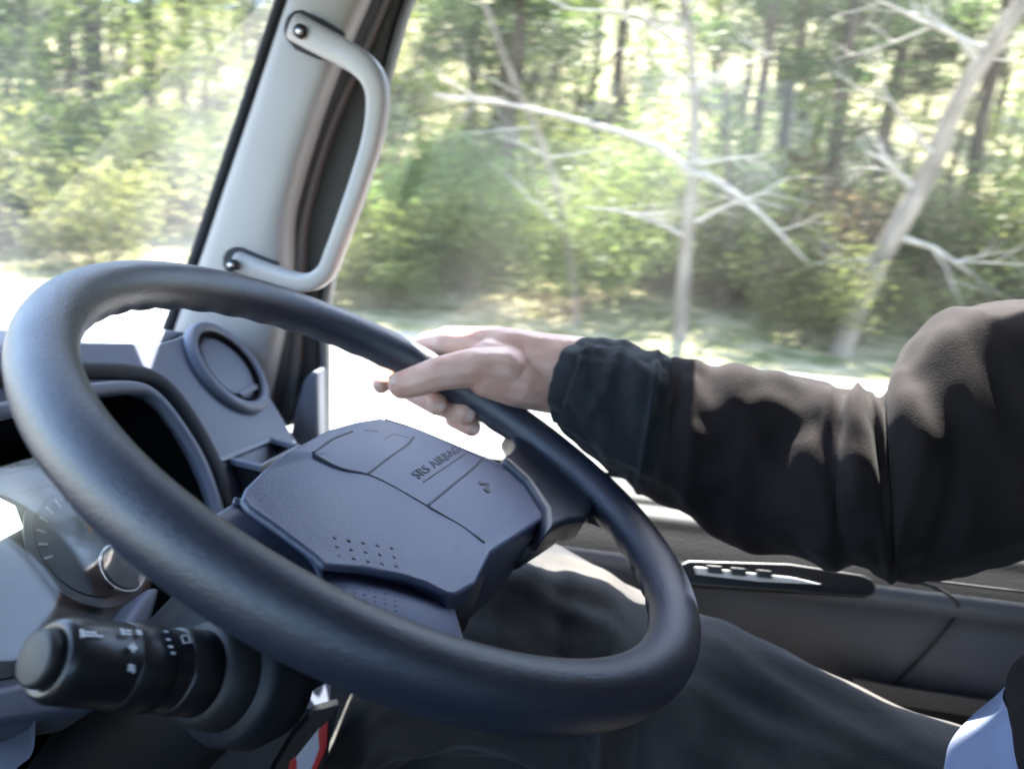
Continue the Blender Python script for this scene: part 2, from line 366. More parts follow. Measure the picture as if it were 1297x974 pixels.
def plant(kind, proto, x, y, s, rz, label, cat, group, bark, parts=('trunk', 'crown'), tilt=0):
    z = gheight(x, y); o = empty(kind, (x, y, z), label, cat, group); o.rotation_euler = (tilt, 0, rz); o.scale = (s, s, s)
    for nm, me in zip(parts, proto):
        if not me.materials: me.materials.append(bark)
        c = bpy.data.objects.new(nm, me); COL.objects.link(c); c.parent = o
    return o
def edge(X): return 11.6 + min(bend(X), 30)
def spotted(n, x0, x1, d0, d1, sep, seed):
    r = random.Random(seed); out = []; t = 0
    while len(out) < n and t < 9000:
        t += 1; x = r.uniform(x0, x1); d = d0 + (d1 - d0) * r.random() ** .8; y = edge(x) + d
        ang = math.atan2(x, y)
        if ang < -1.0 or ang > .62: continue
        if all((x - a) ** 2 + (y - b) ** 2 > (sep * (1 + .03 * d)) ** 2 for a, b in out): out.append((x, y))
    return out
for i, (x, y) in enumerate(spotted(100, -46, 24, 3.6, 36, 1.25, 5)):
    plant('conifer_tree', protoC[i % 4], x, y, rnd.uniform(.8, 1.25), rnd.uniform(0, 6.28), 'dark trunked conifer standing in the roadside wood beyond the side window', 'tree', 'conifers in the roadside wood', m_bark)
for i, (x, y) in enumerate(spotted(62, -42, 22, 2.4, 26, 1.6, 6)):
    plant('broadleaf_tree', protoB[i % 3], x, y, rnd.uniform(.7, 1.15), rnd.uniform(0, 6.28), 'light green broadleaf tree among the darker conifers of the roadside wood', 'tree', 'broadleaf trees in the roadside wood', m_bark)
for i, (x, y) in enumerate(spotted(150, -36, 16, .5, 10, .68, 8)):
    k = i % 4 if rnd.random() < .965 else 4
    plant('roadside_shrub', protoS[k], x, y, rnd.uniform(.7, 1.5), rnd.uniform(0, 6.28), ('reddish brown shrub in the sunlit undergrowth by the road' if k == 4 else 'bright green shrub in the sunlit undergrowth along the road'), 'shrub',
          'reddish shrubs by the road' if k == 4 else 'green shrubs along the road', m_bark, ('stem', 'foliage'))
def pale_tree(path, r0, r1, label, seed, twigs=10, depth=2, extra=()):
    """a bare pale tree whose main stem follows path (image point, distance along Y)"""
    P = [atY(x, y, Y) for x, y, Y in path]; b = np.array(P[0]); z0 = gheight(b[0], b[1]); rr = random.Random(seed)
    if b[2] < z0 + 1.2: b = np.array([b[0], b[1], z0 - .1]); P[0] = b
    elif b[2] < z0 + 1.6 or True: P = [np.array([b[0] + (b[0] - P[1][0]) * .6, b[1], z0 - .1])] + P
    else: P = [np.array([b[0] + (b[0] - P[1][0]) * .3, b[1], z0 - .1])] + P
    bm = bmesh.new(); C = catmull(P, 6); n = len(C); rad = [r0 + (r1 - r0) * i / (n - 1) for i in range(n)]
    add_loft(bm, tube_rings(C, rad, 10, (.2, .9, .1)))
    o = empty('bare_tree', tuple(P[0]), label, 'tree'); link('trunk', tomesh(bm, 'trunk', True), m_pale, o)
    for k in range(twigs):
        i = rr.randint(int(n * .25), n - 1); a = rr.choice((-1, 1)); bm = bmesh.new()
        limb(bm, C[i], (a * rr.uniform(.6, 1.2), rr.uniform(-.9, .5), rr.uniform(-.15, .75)), rr.uniform(1.0, 2.2), rad[i] * .45, depth, rr, .6, 7, None, .05, 6)
        link('limb', tomesh(bm, 'limb', True), m_twig, o)
    for pth, ra, rb in extra:
        bm = bmesh.new(); D = catmull([atY(*q) for q in pth], 5); m_ = len(D)
        add_loft(bm, tube_rings(D, [ra + (rb - ra) * i / (m_ - 1) for i in range(m_)], 8, (.2, .9, .1)))
        for k in range(4): limb(bm, D[rr.randint(2, m_ - 1)], (rr.choice((-1, 1)), rr.uniform(-.6, .4), rr.uniform(-.2, .6)), rr.uniform(.6, 1.5), rb * 1.2, 1, rr, .6, 6, None, .05, 5)
        link('limb', tomesh(bm, 'limb', True), m_twig, o)
    return o
pale_tree([(1062, 455, 12.9), (1085, 390, 12.9), (1130, 300, 12.8), (1178, 215, 12.8), (1218, 120, 12.7), (1290, 10, 12.6), (1340, -80, 12.6)], .19, .11, 'thick bare pale tree leaning right at the right end of the window', 3, 9)
pale_tree([(862, 425, 12.7), (868, 330, 12.7), (876, 240, 12.7), (880, 140, 12.8), (872, 40, 12.8), (850, -60, 12.8)], .12, .06, 'upright bare pale tree in the middle of the side window', 4, 9, extra=[([(878, 222, 12.7), (905, 228, 12.5), (960, 268, 12.2), (1022, 332, 11.9)], .075, .012), ([(878, 222, 12.7), (830, 185, 12.5), (740, 155, 12.2), (640, 132, 12.0), (550, 120, 11.9)], .07, .02), ([(876, 120, 12.8), (905, 96, 12.6), (975, 70, 12.4)], .05, .015), ([(870, 60, 12.8), (800, 20, 12.7), (720, 12, 12.6)], .05, .015), ([(866, 300, 12.7), (820, 275, 12.4), (740, 262, 12.2)], .04, .012)])
pale_tree([(730, 430, 13.2), (722, 330, 13.2), (700, 220, 13.2), (650, 100, 13.2), (600, -30, 13.2)], .07, .03, 'slim bare sapling left of the upright pale tree', 6, 7)
pale_tree([(60, 330, 20), (50, 250, 20), (20, 150, 20), (40, 40, 20), (30, -60, 20)], .12, .04, 'bare grey tree seen through the left edge of the windshield', 9, 12)
# rocks on the roadside bank
for i, (x, y, s) in enumerate([(-19.5, 14.2, .7), (-22, 15.2, .9), (-25, 16.8, .8), (-17.4, 13.6, .5)]):
    bm = bmesh.new(); bmesh.ops.create_icosphere(bm, subdivisions=4, radius=1)
    for v in bm.verts:
        n_ = noise.noise(v.co * 1.7 + Vector((i * 9, 0, 0))) * .45 + noise.noise(v.co * 5 + Vector((i * 9, 3, 0))) * .15; v.co *= (1 + n_); v.co.z *= .6
    o = link('bank_boulder', tomesh(bm), m_rock); y = edge(x) + 1.2; o.location = (x, y, gheight(x, y) + .1); o.scale = (s * 1.3, s, s); o.rotation_euler = (0, 0, i * 1.3)
    props(o, 'pale weathered boulder lying on the roadside bank ahead of the truck', 'boulder', 'boulders on the roadside bank')

# ------------------------------------------------------------------ the cab: shell, windshield, pillar, grab handle
cab = empty('truck_cab', (0, 0, 1.0), 'light grey interior of a truck cab with pillar trim beside the side window', 'truck cab')
def WX(Y, Z): return -.495 + .358 * (1.621 - Z) * -1 - .16 * (1 - min(1, abs(Y) / .88) ** 2)
bm = bmesh.new()
ys = np.linspace(-.88, .88, 29); zs = np.linspace(1.42, 2.42, 12)
g = [[bm.verts.new((WX(y, z), y, z)) for z in zs] for y in ys]
for i in range(28):
    for j in range(11): bm.faces.new((g[i][j], g[i + 1][j], g[i + 1][j + 1], g[i][j + 1]))
o = link('windshield', tomesh(bm), m_wind, cab); 
# A pillar trim, right of the windshield
def Yl(pts, Y): return [atY(x, y, Y) for x, y in pts]
pl_L = [(398, -120), (355, 0), (309, 140), (272, 250), (245, 330), (222, 390), (200, 450), (176, 520)]
pl_R = [(505, -120), (455, 0), (416, 92), (392, 160), (370, 232), (358, 290), (352, 400), (330, 520)]
bar('pillar_trim', Yl(pl_L, .835), Yl(pl_R, .815), .03, m_pillar, cab, e=.55)
sh = lambda P, d: [(x + d, y) for x, y in P]
bar('windshield_seal', Yl(sh(pl_L, -11), .845), Yl(sh(pl_L, 3), .845), .012, m_rubber, cab, e=.8)
fr_a = [(507, -120), (457, 0), (418, 92), (394, 160), (372, 232), (359, 290), (356, 335), (354, 400), (346, 470), (330, 540)]
fr_b = [(532, -120), (480, 0), (440, 92), (412, 160), (388, 232), (374, 290), (370, 335), (368, 400), (362, 470), (348, 540)]
fr_c = [(545, -120), (492, 0), (452, 92), (422, 160), (399, 232), (386, 290), (383, 335), (381, 400), (377, 470), (366, 540)]
bar('door_opening_seal', Yl(fr_a, .840), Yl(fr_b, .850), .012, m_rubber, cab, e=.7)
bar('pillar_flange', Yl(fr_b, .862), Yl(fr_c, .862), .010, mat('satin_flange', (.11, .11, .115), .6), cab, e=.6)
hd = mat('screw_recess', (.01, .01, .01), .5)
# grab handle: flat end plates on the pillar, round bow between them
hp = [(376, 36, .806), (400, 49, .800), (432, 66, .790), (458, 82, .780), (474, 102, .775), (479, 130, .775), (473, 175, .775), (458, 225, .775), (439, 280, .775), (425, 318, .778), (412, 346, .783), (388, 358, .790), (350, 349, .800), (318, 338, .806), (300, 331, .808)]
gh = tube('grab_handle', [atY(x, y, Y) for x, y, Y in hp],
          [.0125, .0125, .0120, .0115, .0108, .0100, .0092, .0088, .0087, .0087, .0087, .0088, .0090, .0095, .0095], m_handle, cab, k=8, n=28, e=.72, asp=1.12, ref=(0, 1, 0))
for (x, y, Y, r) in ((380, 40, .787, .0068), (293, 336, .790, .006)):
    bm = bmesh.new(); c = atY(x, y, Y); ex = nrm([.8, 0, .3]); ez = np.cross(ex, (0, 1, 0))
    add_loft(bm, [sring(c + np.array((0, -.0015, 0)), ex * r, ez * r, 20), sring(c + np.array((0, .012, 0)), ex * r, ez * r, 20)])
    s_ = link('screw_hole', tomesh(bm), hd, gh)
    bm = bmesh.new(); add_loft(bm, [sring(c + np.array((0, -.0025, 0)), ex * r * .55, ez * r * .55, 6), sring(c + np.array((0, .004, 0)), ex * r * .55, ez * r * .55, 6)])
    link('screw', tomesh(bm), m_chrome, gh)
for nm, P, Y in (('handle_socket', [(359, 30), (363, 20), (371, 13), (382, 12), (408, 24), (436, 41), (428, 76), (400, 74), (372, 62), (362, 50), (358, 40)], .8135), ('handle_socket', [(281, 326), (285, 318), (294, 313), (304, 314), (352, 333), (340, 356), (286, 346), (281, 336)], .8165)):
    slab(nm, Yl(P, Y), (0, .01, 0), m_rubber, cab, bevel=.003)
bm = bmesh.new(); add_slab(bm, [(-.50, -.88, 2.05), (-.16, -.88, 2.12), (-.16, .885, 2.12), (-.50, .885, 2.08)], (0, 0, .32)); link('overhead_sun_block', tomesh(bm), m_roof, cab, bevel=.01)  # unseen slab added to keep the sun off wheel and dash
# shell behind and around the camera
bm = bmesh.new(); add_slab(bm, [(-.30, -.9, 2.42), (.85, -.9, 2.42), (.85, .9, 2.42), (-.30, .9, 2.42)], (0, 0, .05)); link('headliner', tomesh(bm), m_roof, cab, False)
bm = bmesh.new(); add_slab(bm, [(.85, -.9, .95), (.85, .9, .95), (.85, .9, 2.42), (.85, -.9, 2.42)], (.05, 0, 0)); link('rear_panel', tomesh(bm), m_roof, cab, False)
bm = bmesh.new(); add_slab(bm, [(-.85, -.9, .90), (.9, -.9, .90), (.9, .9, .90), (-.85, .9, .90)], (0, 0, .05)); link('floor_mat', tomesh(bm), m_floor, cab, False)
bm = bmesh.new(); add_slab(bm, [(-.85, -.9, .95), (-.85, .9, .95), (-.78, .9, 1.44), (-.78, -.9, 1.44)], (-.04, 0, 0)); link('front_bulkhead', tomesh(bm), m_floor, cab, False)
WTOP = 2.30
def side(ysgn, nm, parent):
    bm = bmesh.new(); y = ysgn * .885
    add_slab(bm, [(-.27, y, WTOP), (.62, y, WTOP), (.62, y, 2.45), (-.27, y, 2.45)], (0, ysgn * .03, 0))
    add_slab(bm, [(.62, y, .95), (.9, y, .95), (.9, y, 2.45), (.62, y, 2.45)], (0, ysgn * .03, 0))
    return link(nm, tomesh(bm), m_roof, parent, False)
for sy_ in (1, -1):
    bm = bmesh.new(); add_slab(bm, [(-.40, sy_ * .883, 2.10), (-.06, sy_ * .883, 2.052), (.0, sy_ * .883, 2.048), (.115, sy_ * .883, 2.058), (.115, sy_ * .883, 2.44), (-.40, sy_ * .883, 2.44)], (0, sy_ * .03, 0)); link('side_sun_block', tomesh(bm), m_roof, cab, False)  # out-of-view panels added to shade the rim and cuff from the sun
side(1, 'side_shell', cab); side(-1, 'side_shell', cab)
pd = empty('passenger_door', (0, -.9, 1.0), 'grey passenger side door with a clear window', 'door')
bm = bmesh.new(); add_slab(bm, [(-.55, -.86, .95), (.62, -.86, .95), (.62, -.86, 1.82), (-.55, -.86, 1.82)], (0, -.05, 0)); link('door_panel', tomesh(bm), m_door, pd, False)
bm = bmesh.new(); add_slab(bm, [(-.50, -.885, 1.80), (.62, -.885, 1.80), (.62, -.885, 2.32), (-.26, -.885, 2.32)], (0, -.004, 0)); link('window_glass', tomesh(bm), m_side, pd, False)

# ------------------------------------------------------------------ driver's door
dr = empty('driver_door', (.1, .87, 1.0), 'charcoal truck door with armrest and long side window beyond the driver', 'door')
prof = [(.892, 1.500), (.868, 1.513), (.842, 1.512), (.830, 1.508), (.824, 1.505), (.818, 1.500), (.800, 1.497), (.790, 1.485), (.774, 1.466), (.766, 1.452),
        (.772, 1.438), (.792, 1.420), (.797, 1.395), (.792, 1.345), (.800, 1.322), (.824, 1.312), (.830, 1.26), (.825, 1.0), (.892, .97)]
cp = catmull([(a, b, 0) for a, b in prof], 4)
bm = bmesh.new(); xs = np.linspace(-.74, .66, 52); rows = []
for x in xs:
    f = 1 - max(0, min(1, (-.02 - x) / .18)); f = f * f * (3 - 2 * f)      # armrest fades towards the dashboard
    rows.append([(x, .826 + (c[0] - .826) * (f if c[0] < .826 else 1), c[1]) for c in cp])
add_loft(bm, rows)
dpn = link('door_panel', tomesh(bm), m_door, dr); dpn.data.materials.append(m_doorpad)
for p_ in dpn.data.polygons:
    if p_.center.z > 1.462 - 1.0: p_.material_index = 1
bar('window_sill_strip', [(-.45, .868, 1.518), (.1, .868, 1.518), (.66, .868, 1.518)], [(-.45, .878, 1.506), (.1, .878, 1.506), (.66, .878, 1.506)], .006, m_rubblk, dr, out=(0, 1, 0))
# switch panel let into the armrest
swp = [(872, 709), (1000, 713), (1092, 727), (1106, 733), (1111, 742), (1108, 752), (1096, 757), (1000, 750), (880, 742), (860, 735), (858, 716)]
sP0 = np.array([.3, .7765, 1.462]); sN = nrm([0, -.85, .53])
def sw(x, y, h=0): return onp(x, y, sP0 + sN * h, sN)
sp = slab('switch_panel', [sw(x, y, .006) for x, y in swp], -sN * .02, m_blackpl, dr, bevel=.003)
slab('sunlit_slot_gap', [sw(x, y, .0075) for x, y in [(880, 717), (1005, 731), (1042, 740), (960, 736), (882, 727)]], -sN * .003, mat('sunlit_gap_white', (.8, .8, .8), .2, metal=.3), sp, bevel=.0008)  # pale metal piece painted in for sunlit gaps in the armrest slot
for x in (905, 935, 968):
    slab('window_switch', [sw(x - 10, 715 + (x - 905) * .09, .012), sw(x + 10, 717 + (x - 905) * .09, .012), sw(x + 12, 727 + (x - 905) * .09, .010), sw(x - 8, 725 + (x - 905) * .09, .010)], -sN * .01, m_blackpl, sp, bevel=.0015)
tube('panel_seam', [atY(1112, 729, .7645), atY(1175, 741, .7640), atY(1207, 757, .7625), atY(1213, 773, .770), atY(1195, 800, .788), atY(1160, 840, .7885), atY(1130, 868, .790)], .0016, m_dark, dr, k=5, n=8)
tube('armrest_seam', [atY(1112, 727, .765), atY(1200, 738, .765), atY(1300, 750, .765)], .0014, m_dark, dr, k=4, n=8)
bm = bmesh.new(); bmesh.ops.create_uvsphere(bm, u_segments=32, v_segments=16, radius=1, matrix=Matrix.Translation(tuple(atY(752, 728, .80))) @ Matrix.Diagonal((.055, .05, .038, 1)))
link('pull_cup', tomesh(bm), m_door, dr)
# window frame, divider and sail panel
fr_d = [(575, -120), (524, 0), (508, 50), (495, 100), (484, 160), (468, 232), (446, 290), (428, 335), (416, 400), (416, 470), (416, 545), (416, 600)]
fr_c2 = fr_c[:8] + [(381, 400), (379, 470), (372, 545), (366, 600)]
fr_c2 = [(545, -120), (492, 0), (474, 50), (455, 100), (430, 160), (402, 232), (388, 290), (385, 335), (385, 400), (387, 470), (387, 545), (387, 600)]
fin = lambda P, d: [(x + d, y) for x, y in P]
bar('window_frame', Yl([(a + (b - a) * 0 - 16, y) for (a, y), (b, _) in zip(fr_c2, fr_d)], .875), Yl(fin(fr_d, -12), .875), .012, m_rubblk, dr, e=.6)
bar('window_channel', Yl(fin(fr_d, -13), .872), Yl(fin(fr_d, -2), .872), .010, m_frame, dr, e=.7)
slab('sail_panel', Yl([(365, 560), (372, 520), (383, 485), (392, 472), (402, 469), (404, 600), (360, 600)], .835), (0, .03, 0), m_dash2, dr, bevel=.006)
gp = Yl([(424, -160), (424, 520)], .884)
bm = bmesh.new(); add_slab(bm, [(-.36, .884, 1.485), (.66, .884, 1.485), (.66, .884, 2.30), (-.12, .884, 2.30)], (0, .004, 0))
link('window_glass', tomesh(bm), m_side, dr, False)

# ------------------------------------------------------------------ dashboard
da = empty('dashboard', (-.5, .6, 1.5), 'grey dashboard with arched instrument hood and round air vent', 'dashboard')
top = [(-260, 470), (-60, 448), (0, 442), (60, 434), (100, 433), (150, 433), (200, 434), (224, 428), (238, 421), (258, 420), (275, 426), (296, 442), (318, 465), (336, 492), (356, 525), (374, 556)]
arch = [(272, 655), (268, 632), (258, 604), (243, 572), (224, 540), (205, 514), (188, 500), (168, 495), (120, 500), (60, 512), (0, 524), (-120, 548), (-260, 575)]
tp = [dp(x, y) for x, y in top]; ap = [dp(x, y) for x, y in arch]
low = [dp(392, 600), dp(425, 720), dp(420, 900), dp(300, 900)]
slab('dash_body', tp + low + ap, -DN * .009 , m_dash, da, bevel=.003)
# dash top running forward to the glass
bm = bmesh.new(); tt = catmull(tp, 3); rows = []
for q in np.linspace(0, 1, 8):
    rows.append([bm.verts.new(p + np.array([-.012 - .26 * q * (1 if p[1] < .9 else 1), 0, -.010 + (.012 * math.sin(q * 3) - .02 * q)])) for p in tt])
for a, b in zip(rows, rows[1:]):
    for j in range(len(tt) - 1): bm.faces.new((a[j], a[j + 1], b[j + 1], b[j]))
o = link('dash_top', tomesh(bm), m_dash, da); sd = o.modifiers.new('t', 'SOLIDIFY'); sd.thickness = .012; sd.offset = 0
# left continuation of the dash
box('dash_body', (-.66, -.34, 1.50), (.25, 1.0, .22), m_dash, da, bevel=.03)
box('knee_panel', (-.66, .33, 1.18), (.16, 1.14, .50), m_shroud, da, bevel=.02)
tube('hood_groove', [dp(x, y, .002) for x, y in [(-200, 520), (0, 478), (100, 470), (165, 472), (196, 482), (222, 506), (252, 552), (276, 602), (292, 650), (304, 700), (312, 780)]], .0075, m_rubber, da, k=6, n=14)
tube('hood_trim', [dp(x, y, .004) for x, y in [(-200, 560), (0, 521), (110, 496), (168, 492), (194, 503), (220, 533), (248, 577), (266, 620), (276, 655), (284, 700), (286, 760)]], .0062, m_dash, da, k=6, n=16)
# hood cavity lining
bm = bmesh.new(); cin = catmull([dp(x, y, -.012) for x, y in [(284, 800), (281, 700), (272, 655)] + arch[1:]], 4)
add = [[bm.verts.new(p - DN * .19 * q) for p in cin] for q in (0, .33, .66, 1)]
for a, b in zip(add, add[1:]):
    for j in range(len(cin) - 1): bm.faces.new((a[j], a[j + 1], b[j + 1], b[j]))
bm.faces.new([bm.verts.new(p - DN * .192) for p in (dp(330, 900), dp(330, 420), dp(-330, 420), dp(-330, 900))])
o = link('hood_lining', tomesh(bm), m_cav, da); sd = o.modifiers.new('t', 'SOLIDIFY'); sd.thickness = .003
# instrument cluster
CH = -.05
ip = slab('instrument_cluster', [dp(x, y, CH) for x, y in [(-260, 640), (0, 592), (62, 572), (84, 574), (110, 612), (150, 668), (196, 730), (186, 760), (150, 800), (100, 850), (-260, 900)]], -DN * .02, m_dial, da, bevel=.003)
def disc(name, px, py, h, r, m, parent, th=.002, n=40, ri=0, a0=0, a1=360):
    c = dp(px, py, h); e2 = np.cross(DN, WR); bm = bmesh.new(); a = np.radians(np.linspace(a0, a1, n))
    if ri:
        P = [c + (np.cos(t) * WR + np.sin(t) * e2) * r for t in a] + [c + (np.cos(t) * WR + np.sin(t) * e2) * ri for t in a[::-1]]
    else: P = [c + (np.cos(t) * WR + np.sin(t) * e2) * r for t in a[:-1]]
    add_slab(bm, P, DN * th); return link(name, tomesh(bm), m, parent, smooth=False)
slab('trim_strip', [dp(x, y, CH + .006) for x, y in [(-100, 622), (0, 602), (66, 586), (96, 604), (80, 612), (0, 624), (-100, 640)]], -DN * .005, m_dialL, ip, bevel=.001)
slab('display', [dp(x, y, CH + .004) for x, y in [(-40, 632), (0, 630), (20, 640), (30, 668), (0, 684), (-40, 690)]], -DN * .003, m_screen, ip, bevel=.001)
disc('gauge_ring', 112, 690, CH + .003, .052, m_dialL, ip, ri=.045, a0=0, a1=359.9, n=60)
disc('gauge_face', 112, 690, CH + .002, .043, m_dialL, ip, th=.001)
disc('gauge_hub', 150, 722, CH + .006, .018, m_dialL, ip, th=.006)
disc('gauge_hub', 150, 722, CH + .0075, .020, m_chrome, ip, th=.004, ri=.0185, a1=359.9)
for k in range(9):
    c = dp(112, 690, CH + .0045); e2 = np.cross(DN, WR); a = R(40 + k * 16); d = math.cos(a) * WR + math.sin(a) * e2; t = np.cross(DN, d)
    slab('tick_mark', [c + d * .034 + t * .0008, c + d * .041 + t * .0008, c + d * .041 - t * .0008, c + d * .034 - t * .0008], DN * .0006, m_white, ip, bevel=0, smooth=False)
slab('needle', [dp(x, y, CH + .007) for x, y in [(101, 648), (106, 646), (120, 672), (113, 675)]], DN * .001, m_orange, ip, bevel=0)
slab('cluster_lens', [dp(x, y, CH + .020) for x, y in [(-260, 640), (0, 592), (70, 572), (86, 576), (110, 612), (150, 668), (192, 730), (186, 750), (150, 786), (100, 830), (-260, 860)]], DN * .003, m_lens, ip, bevel=0)
slab('cluster_bezel', [dp(x, y, .0) for x, y in [(-260, 800), (-60, 815), (0, 868), (30, 862), (90, 838), (150, 800), (190, 742), (206, 742), (180, 840), (120, 900), (-260, 960)]], -DN * .03, m_dash, da, bevel=.005)
slab('glare_spot', [atz(x, y, .60) for x, y in [(-120, 800), (-20, 790), (12, 812), (30, 840), (18, 868), (-10, 884), (-120, 900)]], (-.02, .02, -.02), m_white, da, bevel=.004)  # white slab stands in for an overexposed bright spot left of the stalk
slab('side_console', [atz(x, y, z) for x, y, z in [(-120, 905, .42), (0, 893, .42), (24, 882, .44), (45, 884, .44), (45, 900, .42), (44, 956, .41), (0, 990, .40), (-120, 1040, .40)]], (-.06, .05, -.02), m_dash2, da, bevel=.006)
# air vent
av = empty('air_vent', (0, 0, 0), None, None); av.parent = da; av.location = Vector(dp(284, 470)) - da.location
e2 = np.cross(DN, WR); vc = dp(286, 468); bm = bmesh.new(); rings = []
for a in np.linspace(0, 2 * math.pi, 64, endpoint=False):
    d = math.cos(a) * WR + math.sin(a) * e2; rings.append(sring(vc + d * .049 + DN * .003, d * .007, DN * .007, 14))
add_loft(bm, rings, closed=True); link('vent_ring', tomesh(bm), m_dash, av)
bm = bmesh.new(); rings = []
for a in np.linspace(0, 2 * math.pi, 64, endpoint=False):
    d = math.cos(a) * WR + math.sin(a) * e2; rings.append(sring(vc + d * .042 + DN * .0035, d * .0035, DN * .004, 10))
add_loft(bm, rings, closed=True); link('vent_gap', tomesh(bm), m_cav, av)
bm = bmesh.new(); rings = []
for r, h in ((.0005, .004), (.02, .0045), (.034, .004), (.0375, .002), (.0385, -.004)):
    rings.append([vc + (math.cos(a) * WR + math.sin(a) * e2) * r + DN * h for a in np.linspace(0, 2 * math.pi, 56, endpoint=False)])
add_loft(bm, rings); link('vent_flap', tomesh(bm), m_dash, av)
bm = bmesh.new(); c_ = vc - e2 * .028; add_slab(bm, [c_ + WR * a + e2 * b + DN * .0045 for a, b in ((-.022, 0), (.022, 0), (.018, -.006), (-.018, -.006))], DN * .003); link('vent_tab', tomesh(bm), m_dash, av, bevel=.001)
# pull-out cup holder
ch = empty('cup_holder', (0, 0, 0), None, None); ch.parent = da; ch.location = Vector(dp(330, 580)) - da.location
rimp = [(283, 579), (345, 553), (375, 562), (368, 570), (326, 586)]
cz = lambda x, y, z: atz(x, y, z)
tl_, tr_, br_, bl_ = cz(281, 579, .72), cz(344, 552, .80), cz(382, 563, .76), cz(330, 590, .66)
def frame(P, inset, th, m, nm, par):
    bm = bmesh.new(); c = np.mean(P, axis=0); n = len(P)
    I = [p + (c - p) * inset for p in P]; up = np.array((0, 0, th))
    o1 = [bm.verts.new(p) for p in P]; i1 = [bm.verts.new(p) for p in I]; o2 = [bm.verts.new(p - up) for p in P]; i2 = [bm.verts.new(p - up) for p in I]
    for j in range(n):
        k = (j + 1) % n
        bm.faces.new((o1[j], o1[k], i1[k], i1[j])); bm.faces.new((o2[j], o2[k], i2[k], i2[j])); bm.faces.new((o1[j], o1[k], o2[k], o2[j])); bm.faces.new((i1[j], i1[k], i2[k], i2[j]))
    return link(nm, tomesh(bm), m, par, bevel=.0012)
frame([tl_, tr_, br_, bl_], .17, .006, m_dash2, 'holder_rim', ch)
bm = bmesh.new(); Q = [p - np.array((0, 0, .006)) + (np.mean([tl_, tr_, br_, bl_], axis=0) - p) * .06 for p in (tl_, tr_, br_, bl_)]
a_ = [bm.verts.new(p) for p in Q]; b_ = [bm.verts.new(p - np.array((0, 0, .055))) for p in Q]
for j in range(4): bm.faces.new((a_[j], a_[(j + 1) % 4], b_[(j + 1) % 4], b_[j]))
bm.faces.new(b_); o = link('holder_cup', tomesh(bm), m_blackpl, ch, False); sd = o.modifiers.new('t', 'SOLIDIFY'); sd.thickness = .002
slab('holder_fascia', [dp(x, y, .004) for x, y in [(276, 580), (346, 552), (352, 556), (282, 585)]], -DN * .004, m_dash2, ch, bevel=.001)

# ------------------------------------------------------------------ steering column and stalk
sc = empty('steering_column', wl(0, 0, -.3), 'dark plastic steering column shroud under the wheel hub', 'steering column')
rings = []
for h, a, b, da_, db in ((-.055, .040, .045, 0, 0), (-.075, .060, .062, 0, 0), (-.10, .066, .066, -.004, 0), (-.13, .062, .062, -.01, .012), (-.17, .058, .056, -.018, .028), (-.22, .055, .052, -.024, .045), (-.30, .052, .05, -.03, .06), (-.52, .05, .05, -.035, .09)):
    rings.append(sring(wl(da_, db, h), WR * a, WU * b, 40, .75))
bm = bmesh.new(); add_loft(bm, [np.array(r) for r in catmull([np.array(r).ravel() for r in rings], 4) and [np.array(x).reshape(-1, 3) for x in catmull([np.array(r).ravel() for r in rings], 4)]])
link('column_shroud', tomesh(bm), m_shroud, sc)
st = empty('control_stalk', atz(270, 855, .42), 'thick black control stalk with white symbols left of the column', 'control stalk')
S0, S1 = atz(52, 834, .315), atz(292, 856, .395); ax = nrm(S1 - S0); L = np.linalg.norm(S1 - S0)
sv = nrm(np.array([0, 0, 1.]) - ax * ax[2]); su = np.cross(ax, sv)
def srev(nm, prof, m, par=st, asp=1.0, n=44):
    bm = bmesh.new(); add_loft(bm, [sring(S0 + ax * t, su * r, sv * r * asp, n) for t, r in prof]); return link(nm, tomesh(bm), m, par)
body = srev('stalk_body', [(.003, .0125), (.002, .0140), (.003, .0158), (.007, .0176), (.020, .0182), (.040, .0184), (.058, .0185), (.075, .0186), (L, .0200)], m_blackpl)
srev('end_button', [(-.0035, .0098), (-.0030, .0112), (-.001, .0118), (.010, .0120)], m_rubblk)
srev('dial_ring', [(.034, .0180), (.035, .0190), (.052, .0195), (.053, .0186)], m_blackpl)
srev('dial_ring', [(.062, .0186), (.063, .0198), (.079, .0203), (.080, .0190)], m_blackpl)
srev('stalk_boot', [(L - .022, .0200), (L - .020, .0245), (L - .006, .0265), (L + .006, .0265), (L + .010, .020)], m_rubblk)
bm = bmesh.new(); add_loft(bm, [sring(S0 + ax * t, su * r, sv * r, 44) for t, r in ((L - .005, .032), (L + .0, .034), (L + .015, .035), (L + .03, .030))]); link('stalk_mount', tomesh(bm), m_shroud, sc)
def smark(px, py, w_, h_, ang=0, rr=.0189, nm='symbol'):
    """white printed mark wrapped on the stalk where the camera ray meets it"""
    d = ray(px, py); o_ = CAM - S0; dp_ = d - ax * np.dot(d, ax); op_ = o_ - ax * np.dot(o_, ax)
    A, B, C_ = dp_ @ dp_, 2 * dp_ @ op_, op_ @ op_ - rr * rr; D = B * B - 4 * A * C_
    if D < 0: return
    p = CAM + d * ((-B - math.sqrt(D)) / (2 * A)); t0 = np.dot(p - S0, ax); n_ = nrm(p - S0 - ax * t0); a0 = math.atan2(n_ @ sv, n_ @ su)
    ca, sa = math.cos(ang), math.sin(ang); pts = []
    for u_, v_ in ((-1, -1), (1, -1), (1, 1), (-1, 1)):
        uu, vv = (u_ * w_ * ca - v_ * h_ * sa) / 2, (u_ * w_ * sa + v_ * h_ * ca) / 2; a = a0 + vv / rr
        pts.append(S0 + ax * (t0 + uu) + (math.cos(a) * su + math.sin(a) * sv) * (rr + .0002))
    return pts
